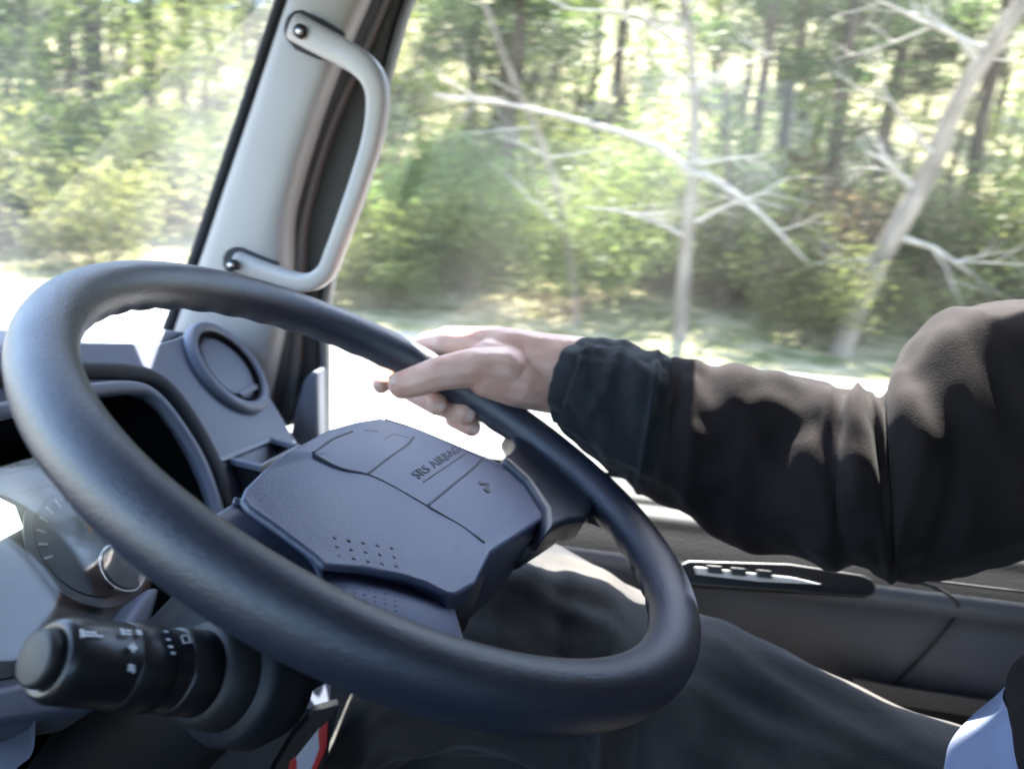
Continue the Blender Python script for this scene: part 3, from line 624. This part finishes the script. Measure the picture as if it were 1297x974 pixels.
def symbol(marks, nm='printed_symbol', rr=.0189):
    bm = bmesh.new()
    for k in marks:
        p = smark(*k, rr=rr)
        if p: add_slab(bm, p, nrm(p[0] - S0 - ax * np.dot(p[0] - S0, ax)) * .0002)
    link(nm, tomesh(bm), m_white, body, False)
symbol([(104, 802, .0014, .004), (112, 801, .004, .001), (112, 805, .004, .001), (120, 803, .001, .003), (126, 806, .003, .0012)], rr=.0184)
symbol([(155, 800, .0014, .0036), (162, 799, .003, .001), (162, 803, .003, .001), (176, 801, .0022, .0030)], rr=.0198)
symbol([(168, 820, .0042, .0010), (168, 820, .0010, .0042), (168, 820, .003, .001, .8), (168, 820, .003, .001, -.8)], rr=.0198)
symbol([(166, 843, .0030, .001), (166, 847, .0030, .001), (164, 845, .001, .003), (169, 849, .001, .002)], rr=.0198)
symbol([(210, 800, .0022, .0012), (213, 810, .0022, .0012), (216, 819, .0022, .0012), (219, 827, .0022, .0012)], rr=.0205)
symbol([(234, 805, .0042, .0009, .2), (236, 814, .0040, .0009, .2), (231, 810, .001, .004), (240, 810, .001, .004)], rr=.0202)
# red and white label hanging beside the column
wt = empty('warning_label', atz(390, 940, .62), 'white label with a red border on a dark plate below the wheel', 'label')
lz = .60
slab('label_backing', [atz(x, y, lz + .004) for x, y in [(330, 1010), (345, 975), (372, 930), (398, 902), (430, 893), (424, 915), (415, 960), (400, 1010)]], (-.004, .01, 0), m_shroud, wt, bevel=.002)
slab('label_face', [atz(x, y, lz) for x, y in [(368, 985), (374, 960), (404, 922), (405, 950), (396, 985)]], (0, .002, 0), mat('label_white', (.55, .56, .66), .4), wt, bevel=0)
slab('label_border', [atz(x, y, lz - .0005) for x, y in [(403, 925), (415, 914), (413, 948), (404, 968), (392, 990), (386, 990), (398, 965), (404, 948)]], (0, .002, 0), m_red, wt, bevel=0)
slab('label_border', [atz(x, y, lz - .0005) for x, y in [(364, 990), (366, 966), (373, 958), (376, 965), (374, 990)]], (0, .002, 0), m_red, wt, bevel=0)

# ------------------------------------------------------------------ steering wheel
sw_ = empty('steering_wheel', WC, 'large dark leather-grained steering wheel gripped by the driver', 'steering wheel')
bm = bmesh.new(); rings = []; NR = 720
for i in range(NR):
    a = 2 * math.pi * i / NR; d = math.cos(a) * WR + math.sin(a) * WU; c = WC + d * .21; r = []
    for j in range(36):
        t = 2 * math.pi * j / 36; rr = .0168
        q = nrm([math.cos(t), math.sin(t)]); 
        ins = max(0, -math.cos(t - R(55)))            # finger grips on the inner underside
        rr += .0014 * (ins ** 6) * (math.sin(a * 44) * .5 - .4)
        r.append(c + d * math.cos(t) * rr * .97 + WN * math.sin(t) * rr * 1.03)
    rings.append(r)
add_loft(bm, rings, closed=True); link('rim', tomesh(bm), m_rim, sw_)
# airbag pad: flat upper facet, grained lower facet, deep side wall
PH = -.010
U = [(363, 572), (417, 543), (449, 534), (481, 529), (531, 543), (603, 573), (661, 597), (684, 607), (696, 626), (694, 652)]
I_ = (622, 700)
Cr = [(614, 686), (542, 640), (500, 616), (467, 600), (400, 574)]
Lw = [(603, 738), (578, 752), (565, 750), (540, 738), (513, 729), (460, 719), (425, 716), (411, 715), (399, 703), (352, 668), (314, 641), (306, 630), (312, 616), (334, 594)]
H = {}
for p in U: H[p] = PH
H[I_] = PH - .002
for p in Cr: H[p] = PH - .0005
for p in Lw: H[p] = PH - .010
H[(334, 594)] = PH - .006
bm = bmesh.new(); V = {p: bm.verts.new(wp(*p, h)) for p, h in H.items()}
up = bm.faces.new([V[p] for p in U + [I_] + Cr]); lo = bm.faces.new([V[p] for p in [Cr[4], Cr[3], Cr[2], Cr[1], Cr[0], I_] + Lw])
bm.faces.new([V[p] for p in (Lw[-1], U[0], Cr[4])])
outl = U + [I_] + Lw
ctr = wl(-.02, -.03)
prev = [V[p] for p in outl]
for (dh, sc_, dl, sl_) in ((.012, 1.012, .005, .998), (.045, 1.01, .007, .88), (.085, .97, .060, .72)):
    cur = [bm.verts.new(ctr + (wp(*p, H[p]) - ctr) * (sl_ if p in Lw[2:] else sc_) + (-WN * (dl if p in Lw[2:] else dh))) for p in outl]
    for j in range(len(outl)): k = (j + 1) % len(outl); bm.faces.new((prev[j], prev[k], cur[k], cur[j]))
    prev = cur
bm.faces.new(prev)
from mathutils.bvhtree import BVHTree
bmesh.ops.triangulate(bm, faces=bm.faces[:]); TREE = BVHTree.FromBMesh(bm)
bmesh.ops.dissolve_limit(bm, angle_limit=R(2), verts=bm.verts[:], edges=bm.edges[:])
def hit(px, py, off=0):
    l, n_, i_, d_ = TREE.ray_cast(Vector(CAM), Vector(ray(px, py)))
    if l is None: return wp(px, py, PH + off)
    n_ = np.array(n_); n_ = n_ if n_ @ WN > 0 else -n_
    return np.array(l) + n_ * off
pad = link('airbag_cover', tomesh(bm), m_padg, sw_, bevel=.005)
pad.modifiers['b'].angle_limit = R(20); pad.modifiers['b'].segments = 4
pad.modifiers.new('w', 'WEIGHTED_NORMAL')
# seams pressed into the pad
def seam(P, r=.0011, m=m_print, h=0, nm='seam', k=5): return tube(nm, [hit(q[0], q[1], -r * .55) for q in catmull([(x, y) for x, y in P], 4)], r, m, pad, k=k, n=8)
ms = mat('pressed_seam', (.040, .046, .066), .6)
seam([(488, 531), (531, 545), (603, 577), (655, 603), (676, 620), (686, 650)], .0009)
seam([(397, 575), (430, 592), (467, 601), (500, 617), (542, 641), (585, 666), (614, 687)], .0013, ms)
seam([(397, 574), (420, 557), (447, 546)], .0012, ms)
seam([(466, 600), (492, 580), (516, 563), (524, 553)], .0013, ms)
seam([(542, 640), (572, 615), (600, 592), (610, 582)], .0013, ms)
def flat_mark(P, nm, h=PH + .0002, m=m_print): return slab(nm, [wp(x, y, h) for x, y in P], WN * .0006, m, pad, bevel=0, smooth=False)
seam([(461, 545), (479, 546.5)], .0007, m_print, nm='raised_mark')
seam([(487, 556), (498, 550), (499, 550), (518, 554)], .0006, m_print, nm='raised_mark')
bm = bmesh.new()
for P in ([(606, 610), (609, 613.5), (619, 613), (617, 611), (610, 611.5), (608, 609)], [(612, 620), (617, 621), (621, 614), (618, 613)], [(615, 622), (619, 618), (622, 621), (620, 623.5)]):
    add_slab(bm, [wp(x, y, PH + .0003) for x, y in P], WN * .0003)
link('pad_emblem', tomesh(bm), m_print, pad, False)
# lettering
fc = bpy.data.curves.new('srs', 'FONT'); fc.body = 'SRS AIRBAG'; fc.extrude = .02; fc.align_x = 'LEFT'; fc.offset = 0; fc.space_character = 1.12
fo = bpy.data.objects.new('t', fc); COL.objects.link(fo)
me = bpy.data.meshes.new_from_object(fo.evaluated_get(bpy.context.evaluated_depsgraph_get())); bpy.data.objects.remove(fo)
A, B = wp(530, 606, PH + .0003), wp(584, 571, PH + .0003); tx = nrm(B - A); ty = np.cross(WN, tx)
wid = max(v.co.x for v in me.vertices); s_ = np.linalg.norm(B - A) / wid
me.transform(Matrix(((tx[0] * s_, ty[0] * s_ * .62, WN[0] * s_ * .5, A[0]), (tx[1] * s_, ty[1] * s_ * .62, WN[1] * s_ * .5, A[1]), (tx[2] * s_, ty[2] * s_ * .62, WN[2] * s_ * .5, A[2]), (0, 0, 0, 1))))
link('airbag_lettering', me, m_print, pad, False)
u0, u1 = A - ty * .0035, B - ty * .0035 + tx * .002
slab('lettering_rule', [u0, u1, u1 - ty * .0006, u0 - ty * .0006], WN * .0003, m_print, pad, bevel=0, smooth=False)
def dimple(P, h, r, m=m_dark, nm='grip_dimple'):
    bm = bmesh.new()
    for x, y in P:
        c = hit(x, y) if h is None else wp(x, y, h); N_ = WN
        add_loft(bm, [sring(c - N_ * r * .3, WR * r, WU * r, 12), sring(c + N_ * r * .12, WR * r * .85, WU * r * .85, 12)])
    return link(nm, tomesh(bm), m, pad)
def lowh(x, y): return PH - .0085
dimple([(424 + c * 18 - r_ * -3, 681 + r_ * 11.5 + c * 3.2) for r_ in range(3) for c in range(5)], None, .0013, m_print)
# spokes and lower cover
def spoke(nm, secs, m, e=.6, k=5, par=sw_):
    S_ = catmull([np.concatenate([a, b, [t]]) for a, b, t in secs], k); rings = []
    for s in S_:
        a, b, t = s[:3], s[3:6], s[6]; rings.append(sring((a + b) / 2 - WN * t, (b - a) / 2, WN * t, 30, e))
    bm = bmesh.new(); add_loft(bm, rings); return link(nm, tomesh(bm), m, par)
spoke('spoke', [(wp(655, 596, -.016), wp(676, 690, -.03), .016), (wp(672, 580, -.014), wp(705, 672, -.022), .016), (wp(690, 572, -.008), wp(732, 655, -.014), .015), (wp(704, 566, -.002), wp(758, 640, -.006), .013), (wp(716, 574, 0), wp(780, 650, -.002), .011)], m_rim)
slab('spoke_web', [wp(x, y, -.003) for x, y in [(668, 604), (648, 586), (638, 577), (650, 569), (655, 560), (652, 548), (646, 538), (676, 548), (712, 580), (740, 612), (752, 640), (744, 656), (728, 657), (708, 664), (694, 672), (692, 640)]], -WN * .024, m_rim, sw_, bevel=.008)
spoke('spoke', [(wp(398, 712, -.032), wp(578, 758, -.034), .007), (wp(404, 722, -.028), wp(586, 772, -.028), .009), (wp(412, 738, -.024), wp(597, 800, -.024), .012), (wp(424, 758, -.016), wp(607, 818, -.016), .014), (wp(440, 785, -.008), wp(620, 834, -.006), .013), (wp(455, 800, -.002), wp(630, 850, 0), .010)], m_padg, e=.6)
dimple([(436 + c * 13, 741 + r_ * 6.5 + c * 2.5) for r_ in range(6) for c in range(6)], -.0130, .0008, m_padg, 'grip_dots')
bk = [(270, 650), (296, 634), (312, 640), (350, 668), (380, 692), (402, 718), (408, 742), (396, 760), (340, 740), (280, 705)]
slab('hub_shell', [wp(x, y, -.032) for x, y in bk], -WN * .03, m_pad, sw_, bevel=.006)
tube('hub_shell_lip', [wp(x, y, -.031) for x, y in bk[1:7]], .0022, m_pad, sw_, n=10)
rings = [sring(wl(-.03, -.03, h), WR * a, WU * b, 36, .8) for h, a, b in ((-.035, .07, .06), (-.06, .075, .065), (-.085, .055, .055))]
bm = bmesh.new(); add_loft(bm, rings); link('hub_core', tomesh(bm), m_shroud, sw_)
# ------------------------------------------------------------------ the driver
pe = empty('person', (.45, .48, 1.2), 'driver in a black jacket and dark trousers gripping the wheel with the right hand', 'person')
J = lambda x, y, z: atz(x, y, z)
W1, W2 = J(735, 458, .700), J(728, 498, .698)
E1 = J(1120, 590, .64); SH = np.array([.62, .70, 1.80])
caps = []
def chain(P, Rr):
    for (a, ra), (b, rb) in zip(list(zip(P, Rr))[:-1], list(zip(P, Rr))[1:]): caps.append((a, ra, b, rb))
K2, K3, K4, K5 = J(568, 434, .722), J(592, 438, .738), J(618, 445, .752), J(645, 455, .762)
wa, wb = J(722, 462, .705), J(716, 492, .702)
chain([W1, J(690, 452, .705), J(640, 442, .708), K2], [.0235, .0225, .0205, .0160])
chain([W1, J(650, 446, .722), K3], [.0235, .0215, .0165])
chain([wa, J(665, 456, .735), K4], [.0225, .0180, .0125])
chain([W2, J(680, 478, .738), K5], [.0215, .0180, .0120])
chain([W2, J(690, 492, .702), J(656, 486, .690), J(618, 476, .682)], [.0225, .0230, .0225, .0205])      # thenar
chain([W1, J(660, 465, .700), J(620, 452, .695)], [.0225, .0215, .0165])
chain([J(640, 470, .684), J(600, 466, .676), J(556, 473, .672), J(530, 482, .674), J(509, 488, .677)], [.0215, .0185, .0155, .0145, .0128])  # thumb
chain([K2, J(542, 436, .742), J(512, 452, .755), J(488, 468, .745), J(483, 487, .722)], [.0150, .0125, .0112, .0104, .0092])            # index
chain([K3, J(560, 446, .765), J(528, 462, .768), J(522, 495, .745), J(553, 512, .704)], [.0155, .0125, .0115, .0114, .0110])          # middle
chain([K4, J(590, 462, .780), J(560, 490, .780), J(556, 512, .748), J(589, 523, .706)], [.0155, .0125, .0116, .0116, .0114])          # ring
chain([K5, J(622, 478, .786), J(590, 505, .782), J(575, 530, .755), J(598, 541, .718)], [.0140, .0115, .0105, .0100, .0094])          # little
chain([W1, J(830, 500, .69), J(900, 545, .68), E1], [.0235, .026, .028, .036]); chain([W2, J(900, 560, .68), E1], [.022, .028, .036])
fine = blob_mesh(caps, .0016, 7, 'skin')
co = [(E1, .045, SH, .06), (SH, .08, np.array([.66, .48, 1.82]), .09), (np.array([.66, .48, 1.80]), .13, np.array([.62, .48, 1.42]), .13),
      (np.array([.66, .48, 1.82]), .055, np.array([.63, .48, 1.98]), .055), (np.array([.62, .48, 2.04]), .078, np.array([.60, .48, 2.12]), .085),
      (np.array([.54, .48, 2.05]), .014, np.array([.515, .48, 2.02]), .014), (np.array([.62, .395, 2.06]), .016, np.array([.63, .393, 2.04]), .012), (np.array([.62, .565, 2.06]), .016, np.array([.63, .567, 2.04]), .012),
      (np.array([.66, .26, 1.78]), .07, np.array([.50, .24, 1.50]), .05), (np.array([.50, .24, 1.50]), .048, np.array([.34, .30, 1.40]), .035)]
coarse = blob_mesh(co, .009, 6, 'skin2')
bm = bmesh.new(); bm.from_mesh(fine); bm.from_mesh(coarse); me = bpy.data.meshes.new('body'); bm.to_mesh(me); bm.free(); me.materials.clear()
body_ = link('body', me, m_skin, pe)
# nails, laid on the finger ends
def nail(x, y, z, r, dirpx, tow=None):
    c = J(x, y, z); t = nrm(J(x + dirpx[0], y + dirpx[1], z) - c); n_ = nrm(tow if tow is not None else (CAM - c)); n_ = nrm(n_ - t * (n_ @ t)); s = np.cross(n_, t); bm = bmesh.new()
    g = []
    for i in range(9):
        a = -1 + i / 4; row = []
        for j in range(9):
            b = -1 + j / 4; k = math.sqrt(max(0, 1 - .45 * b * b)) if a > 0 else math.sqrt(max(0, 1 - .2 * b * b))
            row.append(bm.verts.new(c + t * a * r * .60 * k + s * b * r * .55 + n_ * (r * (math.cos(b * .75) - 1) * .8 + r * .93 - r * .10 * max(0, a) ** 2)))
        g.append(row)
    for i in range(8):
        for j in range(8): bm.faces.new((g[i][j], g[i + 1][j], g[i + 1][j + 1], g[i][j + 1]))
    o = link('fingernail', tomesh(bm), m_nail, pe); sd = o.modifiers.new('t', 'SOLIDIFY'); sd.thickness = .0006
nail(557, 514, .704, .0108, (10, 4)); nail(593, 525, .706, .0111, (10, 4)); nail(601, 543, .718, .0092, (9, 3))
nail(506, 487, .677, .0124, (-10, 3), nrm(M @ np.array([-.45, -.55, -.75])))

def cloth(nm, secs, folds, m, zr=1.0, n=110, k=16, e=.95, namp=.004, nf=(9, 2.2), seed=0, cap=True):
    """secs: (top xyz, bottom xyz, depth radius). angle 0 = top edge, 90 = towards the camera"""
    S_ = catmull([np.concatenate([a, b, [d]]) for a, b, d in secs], k); K = len(S_); rings = []
    for i, s in enumerate(S_):
        T, B, d = s[:3], s[3:6], s[6]; c = (T + B) / 2; u = (T - B) / 2
        nx = S_[min(i + 1, K - 1)]; pv = S_[max(i - 1, 0)]; ax_ = nrm((nx[:3] + nx[3:6]) - (pv[:3] + pv[3:6])); v = np.cross(ax_, u); v = nrm(v)
        if v @ (CAM - c) < 0: v = -v
        sp = i / k; r = []
        for j in range(n):
            t = 2 * math.pi * j / n; ct, st = math.cos(t), math.sin(t)
            base = u * math.copysign(abs(ct) ** e, ct) + v * d * math.copysign(abs(st) ** e, st)
            h = namp * (noise.noise(Vector((sp * nf[0] * .05, math.cos(t) * nf[1] + seed, math.sin(t) * nf[1]))) + .5 * noise.noise(Vector((sp * nf[0] * .13, math.cos(t) * nf[1] * 2 + seed, math.sin(t) * nf[1] * 2))))
            for (s0, t0, w_, amp, sl_, tw) in folds:
                dt = (t - R(t0) + math.pi) % (2 * math.pi) - math.pi
                q = (sp - s0 - sl_ * dt) / w_
                if abs(q) < 3: h += amp * math.exp(-q * q) * math.exp(-(dt / R(tw)) ** 2)
            r.append(c + base + nrm(base) * h)
        rings.append(r)
    bm = bmesh.new(); add_loft(bm, rings, cap=cap); return link(nm, tomesh(bm), m, pe)
def sec(tx_, ty_, bx, by, z, d, zb=None): return (J(tx_, ty_, z), J(bx, by, zb or z), d)
slv = [sec(826, 452, 792, 608, .690, .052), sec(850, 458, 820, 628, .688, .058), sec(888, 462, 862, 652, .682, .066), sec(940, 470, 905, 676, .672, .070), sec(985, 472, 950, 694, .662, .072), sec(1040, 488, 1015, 708, .648, .072),
       sec(1070, 499, 1060, 716, .638, .074), sec(1088, 487, 1085, 720, .632, .076), sec(1104, 495, 1108, 723, .628, .076), sec(1120, 503, 1132, 725, .624, .078), sec(1134, 466, 1165, 726, .618, .085), sec(1165, 425, 1205, 722, .612, .090),
       sec(1212, 398, 1262, 712, .606, .092), sec(1260, 384, 1330, 702, .60, .095), sec(1330, 380, 1420, 700, .60, .10), sec(1430, 380, 1540, 720, .60, .11), sec(1540, 330, 1640, 760, .60, .12)]
fl = [(2.0, 70, .35, .006, .25, 60), (3.1, 40, .5, .006, -.6, 45), (4.4, 70, .45, -.008, -.5, 50), (5.4, 45, .5, .007, -.3, 45), (6.9, 60, .35, .011, .08, 50), (7.7, 50, .28, -.010, .1, 42), (8.7, 48, .35, -.014, .15, 48),
      (9.9, 50, .5, .010, .5, 45), (10.9, 80, .5, -.007, .7, 60), (11.9, 60, .5, -.010, .6, 50), (12.6, 90, .5, .009, .5, 70), (3.0, 130, .5, -.005, .4, 40), (5.9, 150, .6, .006, .2, 40), (1.2, 90, .18, .003, .1, 80),
      (9.4, 110, .30, .009, -.8, 45), (10.2, 120, .25, -.008, -.8, 40), (8.0, 120, .35, .006, .7, 40), (6.2, 100, .30, -.006, .6, 40), (2.7, 20, .3, .004, 0, 40), (4.9, 15, .35, .004, 0, 40), (11.3, 20, .4, .006, 0, 40)]
cloth('jacket_sleeve', slv, fl, m_coat, n=150, k=18, namp=.0075, nf=(12, 1.5), seed=2)
cuf = [sec(742, 431, 708, 536, .698, .040), sec(744, 429, 707, 541, .698, .046), sec(770, 432, 732, 562, .697, .050), sec(800, 438, 765, 588, .694, .053), sec(826, 446, 792, 608, .690, .056), sec(842, 452, 806, 622, .688, .057), sec(846, 458, 812, 624, .688, .052)]
cf = [(3.6, 60, .5, .004, .8, 50), (2.2, 100, .35, .003, -.5, 45), (4.6, 70, .22, .006, .2, 70), (3.0, 140, .4, .004, .3, 40), (1.5, 40, .2, -.002, .2, 50), (2.6, 20, .25, .003, -.2, 50)]
cloth('jacket_cuff', cuf, cf, m_cuff, n=120, k=12, namp=.004, nf=(12, 2.6), seed=5)
# jacket body beyond the frame
cj = [(np.array([.60, .70, 1.78]), .125, np.array([.64, .62, 1.36]), .13), (np.array([.64, .30, 1.78]), .12, np.array([.64, .34, 1.36]), .13), (np.array([.64, .5, 1.74]), .14, np.array([.62, .5, 1.38]), .14), (np.array([.64, .5, 1.88]), .07, np.array([.64, .5, 1.84]), .09),
      (np.array([.62, .27, 1.74]), .085, np.array([.52, .22, 1.50]), .07), (np.array([.52, .22, 1.50]), .066, np.array([.38, .27, 1.40]), .05)]
me = blob_mesh(cj, .010, 10, 'jacket'); me.materials.clear(); link('jacket_body', me, m_coat, pe)
me = blob_mesh([(np.array([.635, .48, 2.10]), .092, np.array([.66, .48, 2.08]), .088)], .008, 3, 'hair'); me.materials.clear(); link('hair', me, m_hair, pe)
for y_ in (.45, .51):
    bm = bmesh.new(); bmesh.ops.create_uvsphere(bm, u_segments=16, v_segments=10, radius=.011, matrix=Matrix.Translation((.541, y_, 2.085))); link('eye', tomesh(bm), m_nail, pe)
# trousers: both thighs and the lap
def leg(nm, P, seed, folds, n=110, k=14, wd=1.02):
    secs = []
    for (c, r) in P: secs.append((np.array(c) + np.array((0, 0, r)), np.array(c) - np.array((0, 0, r * 1.0)), r * wd))
    return cloth(nm, secs, folds, m_trous, n=n, k=k, namp=.011, nf=(14, 2.2), seed=seed)
lf = [(.5, 60, .12, .008, .2, 60), (1.0, 80, .10, -.008, .3, 60), (1.5, 40, .12, .009, -.3, 50), (2.2, 90, .2, .007, .4, 60), (3.0, 60, .15, .010, .3, 60), (3.5, 60, .12, -.012, .3, 70), (3.9, 70, .12, .012, .2, 70), (4.3, 70, .12, -.012, .3, 70), (4.7, 60, .15, .012, .2, 70)]
leg('trouser_leg', [((-.24, .66, 1.02), .070), ((-.20, .66, 1.20), .072), ((-.12, .655, 1.37), .080), ((-.02, .645, 1.415), .085), ((.09, .63, 1.385), .085), ((.20, .575, 1.370), .085), ((.32, .55, 1.345), .090), ((.46, .54, 1.325), .098), ((.62, .54, 1.30), .11)], 3, lf, wd=1.3)
leg('trouser_leg', [((-.24, .30, 1.00), .068), ((-.18, .31, 1.18), .070), ((-.10, .32, 1.31), .076), ((.0, .33, 1.345), .082), ((.14, .34, 1.33), .086), ((.28, .35, 1.315), .090), ((.42, .38, 1.30), .10), ((.62, .42, 1.29), .12)], 8, lf)
me = blob_mesh([(np.array([.30, .44, 1.27]), .07, np.array([.62, .48, 1.28]), .13), (np.array([.26, .50, 1.27]), .07, np.array([.62, .56, 1.28]), .12)], .010, 8, 'lap'); me.materials.clear(); link('trouser_seat', me, m_trous, pe)

# seat and lap belt
se = empty('driver_seat', (.55, .50, .95), 'dark grey cloth driver seat under the driver', 'seat')
def cushion(nm, c, s, rot=None):
    o = box(nm, c, s, m_seat, se, bevel=.04, rot=rot); return o
cushion('seat_cushion', (.36, .50, 1.16), (.62, .52, .14)); cushion('backrest', (.77, .50, 1.60), (.12, .50, .75), Matrix.Rotation(R(8), 4, 'Y'))
box('seat_base', (.38, .50, 1.02), (.5, .42, .14), m_blackpl, se, .02)
slab('seat_rail_trim', [atz(x, y, .80) for x, y in [(1080, 858), (1130, 868), (1297, 893), (1340, 900), (1340, 925), (1297, 918), (1130, 893), (1080, 880)]], (0, .01, -.004), m_frame, se, bevel=.002)
bl = empty('lap_belt', atz(1240, 940, .47), 'pale grey seat belt webbing across the lap at the bottom right', 'seat belt')
bp = [(atz(1160, 1060, .44), atz(1300, 1080, .42)), (atz(1192, 985, .455), atz(1300, 1000, .435)), (atz(1203, 940, .465), atz(1294, 960, .445)), (atz(1232, 905, .478), atz(1284, 915, .455)), (atz(1262, 880, .49), atz(1270, 878, .475)), (atz(1290, 850, .50), atz(1296, 850, .49))]
bar('belt_webbing', [a for a, b in bp], [b for a, b in bp], .0012, m_belt, bl, out=tuple(-nrm(ray(1240, 930))), e=.7, k=8)
me = blob_mesh([(atz(1338, 880, .47), .028, atz(1345, 930, .45), .030), (atz(1345, 930, .45), .030, atz(1350, 1000, .44), .03)], .004, 8, 'fold'); me.materials.clear(); link('jacket_hem', me, m_coat, pe)
